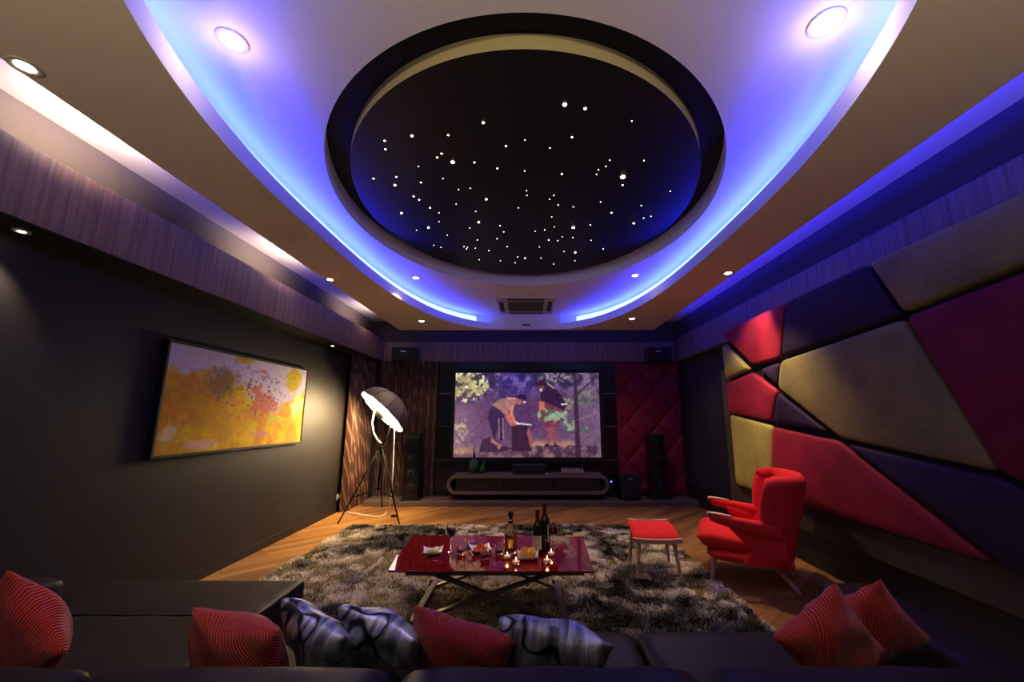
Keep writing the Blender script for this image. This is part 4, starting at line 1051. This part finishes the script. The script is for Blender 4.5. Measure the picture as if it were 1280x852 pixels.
for r_ in range(3):
    for k in range(8):
        loc = (.80 - .175 + k * .05, 7.66 - .055 + r_ * .055, CT + .0145)
        if c0 is None:
            c0 = MB().lathe([(.0001, 0), (.014, 0), (.019, .05), (.0175, .05), (.0125, .004), (.0001, .004)], 14, cap=False).build('small_cup', M['cupwhite'], smooth=50); oo = c0
            tag(oo, 'small pale cup standing on the dark red tray', 'cup', 'small cups on the console tray')
        else: oo = c0.copy(); COL.objects.link(oo)
        oo.location = loc; oo.scale = (1, 1, 1.0 + .5 * (r_ == 2))
t = thing('plug_adapter', 'small dark device with a glowing blue light beyond the console end', 'adapter', (1.52, 7.86, PZ))
MB().box(-.05, .05, -.05, .05, 0, .32).build('body', M['black'], t, smooth=0, bevel=.006)
MB().lathe([(.0001, -.012), (.014, -.006), (.016, 0)], 12).xf(Matrix.Rotation(PI / 2, 4, 'X')).xf(Matrix.Translation((0, -.05, .27))).build('indicator_light', M['blueled'], t, smooth=80)

# ---- speakers
def tower(label, x, y, w_, h_, dep):
    t = thing('tower_speaker', label, 'speaker', (x, y, PZ), 0, 'black tower speakers')
    cab = MB().box(-w_ / 2, w_ / 2, -dep / 2, dep / 2, .03, h_).build('cabinet', M['blackgloss'], t, smooth=0, bevel=.012)
    MB().box(-w_ / 2 - .03, w_ / 2 + .03, -dep / 2 - .03, dep / 2 + .02, 0, .03).build('base', M['black'], t, smooth=0, bevel=.006)
    for z, r in ((h_ - .15, .06), (h_ * .62, .095), (h_ * .40, .095), (h_ * .19, .095)):
        r = min(r, w_ * .42)
        MB().lathe([(r, 0), (r * 1.08, -.006), (r * .98, -.012), (r * .85, -.008), (r * .3, .02), (r * .28, .004), (.0001, -.004)], 26, cap=False).xf(Matrix.Rotation(-PI / 2, 4, 'X') @ Matrix.Scale(-1, 4, (0, 0, 1))).xf(Matrix.Translation((0, -dep / 2 - .003, z))).build('driver', M['grille'], cab, smooth=50)
    MB().box(-.03, .03, -dep / 2 - .004, -dep / 2, h_ * .52, h_ * .52 + .012).build('badge', M['darkmetal'], t, smooth=0)
tower('black tower speaker in front of the back curtain, behind the standing lamp', -2.06, 7.64, .27, 1.14, .30)
tower('black tower speaker in front of the crimson quilted panel', 2.33, 7.72, .27, 1.12, .30)
t = thing('subwoofer', 'low black cube subwoofer with a small silver badge beside the tower speaker', 'speaker', (1.80, 7.66, PZ))
MB().box(-.18, .18, -.17, .17, .03, .41).build('cabinet', M['black'], t, smooth=0, bevel=.012)
MB().box(-.17, .17, -.18, -.169, .04, .40).build('grille', M['grille'], t, smooth=0)
MB().box(-.035, .035, -.185, -.18, .355, .372).build('badge', M['badge'], t, smooth=0)
for sx in (-.14, .14):
    for sy in (-.13, .13): MB().lathe([(.018, 0), (.022, .03)], 12, (sx, sy, 0)).build('foot', M['steel'], t, smooth=40)
def wall_speaker(label, x, rz):
    t = thing('wall_speaker', label, 'speaker', (x, 7.80, 2.70), rz, 'small speakers on the back beam')
    MB().prism([(-.26, .06), (-.22, -.10), (.22, -.10), (.26, .06)], -.125, .13).build('cabinet', M['spk'], t, smooth=0, bevel=.01)
    MB().box(-.205, .205, -.108, -.098, -.11, .115).build('grille', M['grille'], t, smooth=0)
    MB().box(-.075, .025, -.112, -.107, .035, .055).build('badge', M['badge'], t, smooth=0)
    MB().box(-.04, .04, .05, .15, -.04, .04).build('bracket', M['black'], t, smooth=0)
wall_speaker('black box speaker on the beam above the curtain', -2.37, rad(10))
wall_speaker('black box speaker on the beam above the crimson quilted panel', 2.52, rad(-6))

# ------------------------------------------------------------------ curtains
def curtain(label, p0, p1, z0, z1, nrm, folds, seed):
    rr = random.Random(seed); p0, p1 = Vector(p0), Vector(p1); L = (p1 - p0).length; ph = [rr.random() * 6 for _ in range(4)]
    def f(u, v):
        s = u * folds * 2 * PI; amp = .038 * (1 + .3 * math.sin(u * 9 + ph[0])) * (1 + .35 * (1 - v))
        d = amp * math.sin(s + .6 * math.sin(u * 13 + ph[1]) + .3 * v * math.sin(u * 7)) + .012 * math.sin(2 * s + ph[2])
        p = p0.lerp(p1, u); return (p.x + nrm[0] * d, p.y + nrm[1] * d, z0 + (z1 - z0) * v)
    o = MB().sheet(int(folds * 16), 24, f).build('curtain', M['curtain'], smooth=180); tag(o, label, 'curtain', 'brown curtains in the corner'); return o
curtain('brown patterned curtain along the painting wall behind the standing lamp', (-3.0, 6.98, 0), (-3.0, 7.95, 0), .01, 2.588, (1, 0), 8, 1)
curtain('brown patterned curtain on the back wall behind the tower speaker', (-2.86, 7.925, 0), (-1.74, 7.925, 0), .09, 2.588, (0, 1), 9, 2)

# ------------------------------------------------------------------ umbrella standing lamp
LY = 6.6
ul = thing('standing_lamp', 'studio umbrella standing lamp on a dark tripod, its pale bowl tilted down', 'lamp', (-2.30, LY, 0))
uo = Vector((-2.30, LY, 0))
nrm_ = Vector((-.59, -.375, -.715)).normalized(); rc = Vector((-2.325, LY, 1.585)) - uo
axx = (Vector((.712, -.04, -.564)) - nrm_ * Vector((.712, -.04, -.564)).dot(nrm_)).normalized(); axy = nrm_.cross(axx)
RR, DD, NS = .455, .34, 40
def dome(t, a, shr=1.0):
    seg = 2 * PI / 10; f_ = 1 - .045 * (math.sin((a % seg) / seg * PI)) * (t ** 1.0)
    r = RR * math.sin(t * PI / 2) * f_ * shr; d = DD * math.cos(t * PI / 2) * shr
    return rc - nrm_ * d + axx * r * math.cos(a) + axy * r * math.sin(a)
mb = MB(); nt = 12
mb.loft([[dome(max(.02, 1 - k / nt), 2 * PI * i / NS) for i in range(NS)] for k in range(nt + 1)], cap=False)
mb.build('umbrella_shade', M['umb_out'], ul, smooth=50)
mb = MB(); mb.loft([[dome(max(.02, 1 - k / nt), 2 * PI * i / NS, .965) - nrm_ * -.004 for i in range(NS)] for k in range(nt + 1)], cap=True)
mb.build('reflector_lining', M['umb_in'], ul, smooth=50)['label'] = 'glowing cream inside of the shade'
for i in range(10):
    a = 2 * PI * i / 10; MB().tube([dome(t, a, 1.004) for t in (1, .8, .6, .4, .2, .05)], .005, 6).build('rib', M['darkmetal'], ul, smooth=180)
cc = rc + nrm_ * .055
MB().lathe([(.0001, .045), (.05, .038), (.082, .012), (.09, -.02), (.075, -.05), (.0001, -.055)], 20).xf(Matrix.Translation(cc) @ nrm_.to_track_quat('Z', 'Y').to_matrix().to_4x4()).build('bulb_cap', M['black'], ul, smooth=60)
MB().tube([rc - axx * .43 + nrm_ * .01, cc - axx * .06, cc, cc + axx * .06, rc + axx * .43 + nrm_ * .01], .006, 6).build('cross_bar', M['darkmetal'], ul, smooth=180)
hub = Vector((0, 0, 1.03))
yk = [at(468, 515, y=LY - .1) - uo, at(465, 528, y=LY - .08) - uo, at(467, 541, y=LY - .05) - uo, at(472, 550, y=LY - .02) - uo, Vector((0, 0, 1.10))]
MB().tube(yk, .014, 10).build('yoke', M['rope'], ul, smooth=180)
MB().tube([at(487, 518, y=LY + .02) - uo, at(487, 535, y=LY + .02) - uo, at(484, 546, y=LY) - uo, Vector((.01, 0, 1.10))], .013, 10).build('yoke', M['darkmetal'], ul, smooth=180)
MB().lathe([(.03, 0), (.035, .01), (.035, .06), (.022, .07), (.022, .11), (.0001, .11)], 16, (0, 0, 1.0)).build('hub', M['darkmetal'], ul, smooth=40)
MB().tube([(0, 0, .42), (0, 0, 1.02)], .014, 10).build('pole', M['darkmetal'], ul, smooth=180)
MB().lathe([(.028, -.02), (.03, 0), (.028, .02)], 14, (0, 0, .43)).build('collar', M['darkmetal'], ul, smooth=40)
feet = [at(422, 655, z=0) - uo, at(499, 655, z=0) - uo, Vector((-2.50, 7.40, 0)) - uo]
for fpt in feet:
    d = Vector((fpt.x, fpt.y, 0)).normalized() * .03
    a = Vector((d.x, d.y, 1.02)); MB().tube([a, fpt + Vector((0, 0, .006))], [.013, .010], 8).build('leg', M['darkmetal'], ul, smooth=180)
    m = a.lerp(fpt, .66); MB().tube([(0, 0, .43), m], .008, 8).build('brace', M['darkmetal'], ul, smooth=180)
so_x = XL + .012
cord = [at(493, 536, y=LY) - uo, at(492, 570, y=LY - .05) - uo, at(490, 612, y=LY - .12) - uo, at(487, 632, z=.02) - uo, at(480, 643, z=.008) - uo, at(468, 645, z=.006) - uo, at(448, 642, z=.006) - uo, at(434, 640, z=.01) - uo]
pl = at(424, 620, x=so_x) ; cord += [Vector((XL + .12, pl.y - .05, .02)) - uo, Vector((XL + .14, pl.y, .20)) - uo, Vector((XL + .06, pl.y, pl.z)) - uo]
def smooth_path(pts, m=6):
    res = []; n = len(pts)
    for i in range(n - 1):
        p0, p1, p2, p3 = pts[max(0, i - 1)], pts[i], pts[i + 1], pts[min(n - 1, i + 2)]
        for k in range(m):
            t = k / m; res.append(.5 * ((2 * p1) + (p2 - p0) * t + (2 * p0 - 5 * p1 + 4 * p2 - p3) * t * t + (3 * p1 - p0 - 3 * p2 + p3) * t ** 3))
    return res + [pts[-1]]
MB().tube(smooth_path(cord), .008, 8).build('cord', M['rope'], ul, smooth=180)['label'] = 'white power cord'
loop_c = at(484, 645, z=.01) - uo
MB().lathe([(.0001, 0), (.05, 0), (.055, .012), (.035, .028), (.0001, .03)], 18, (loop_c.x + .10, loop_c.y + .02, 0)).build('foot_switch', M['darkmetal'], ul, smooth=50)
t = thing('wall_socket', 'white wall socket with a plug near the floor beside the curtain', 'socket', (XL, pl.y, pl.z))
MB().box(0, .010, -.07, .07, -.045, .045).build('plate', M['white'], t, smooth=0, bevel=.003)
MB().box(.010, .055, -.03, .03, -.025, .03).build('plug', M['rope'], t, smooth=0, bevel=.006)
o = MB().box(0, .012, -.04, .04, -.06, .06).build('wall_socket', M['white'], smooth=0, bevel=.003); q_ = at(874, 611, x=XR - .012); o.location = (XR - .012, q_.y, q_.z)
tag(o, 'small socket plate on the dark wall behind the armchair', 'socket')
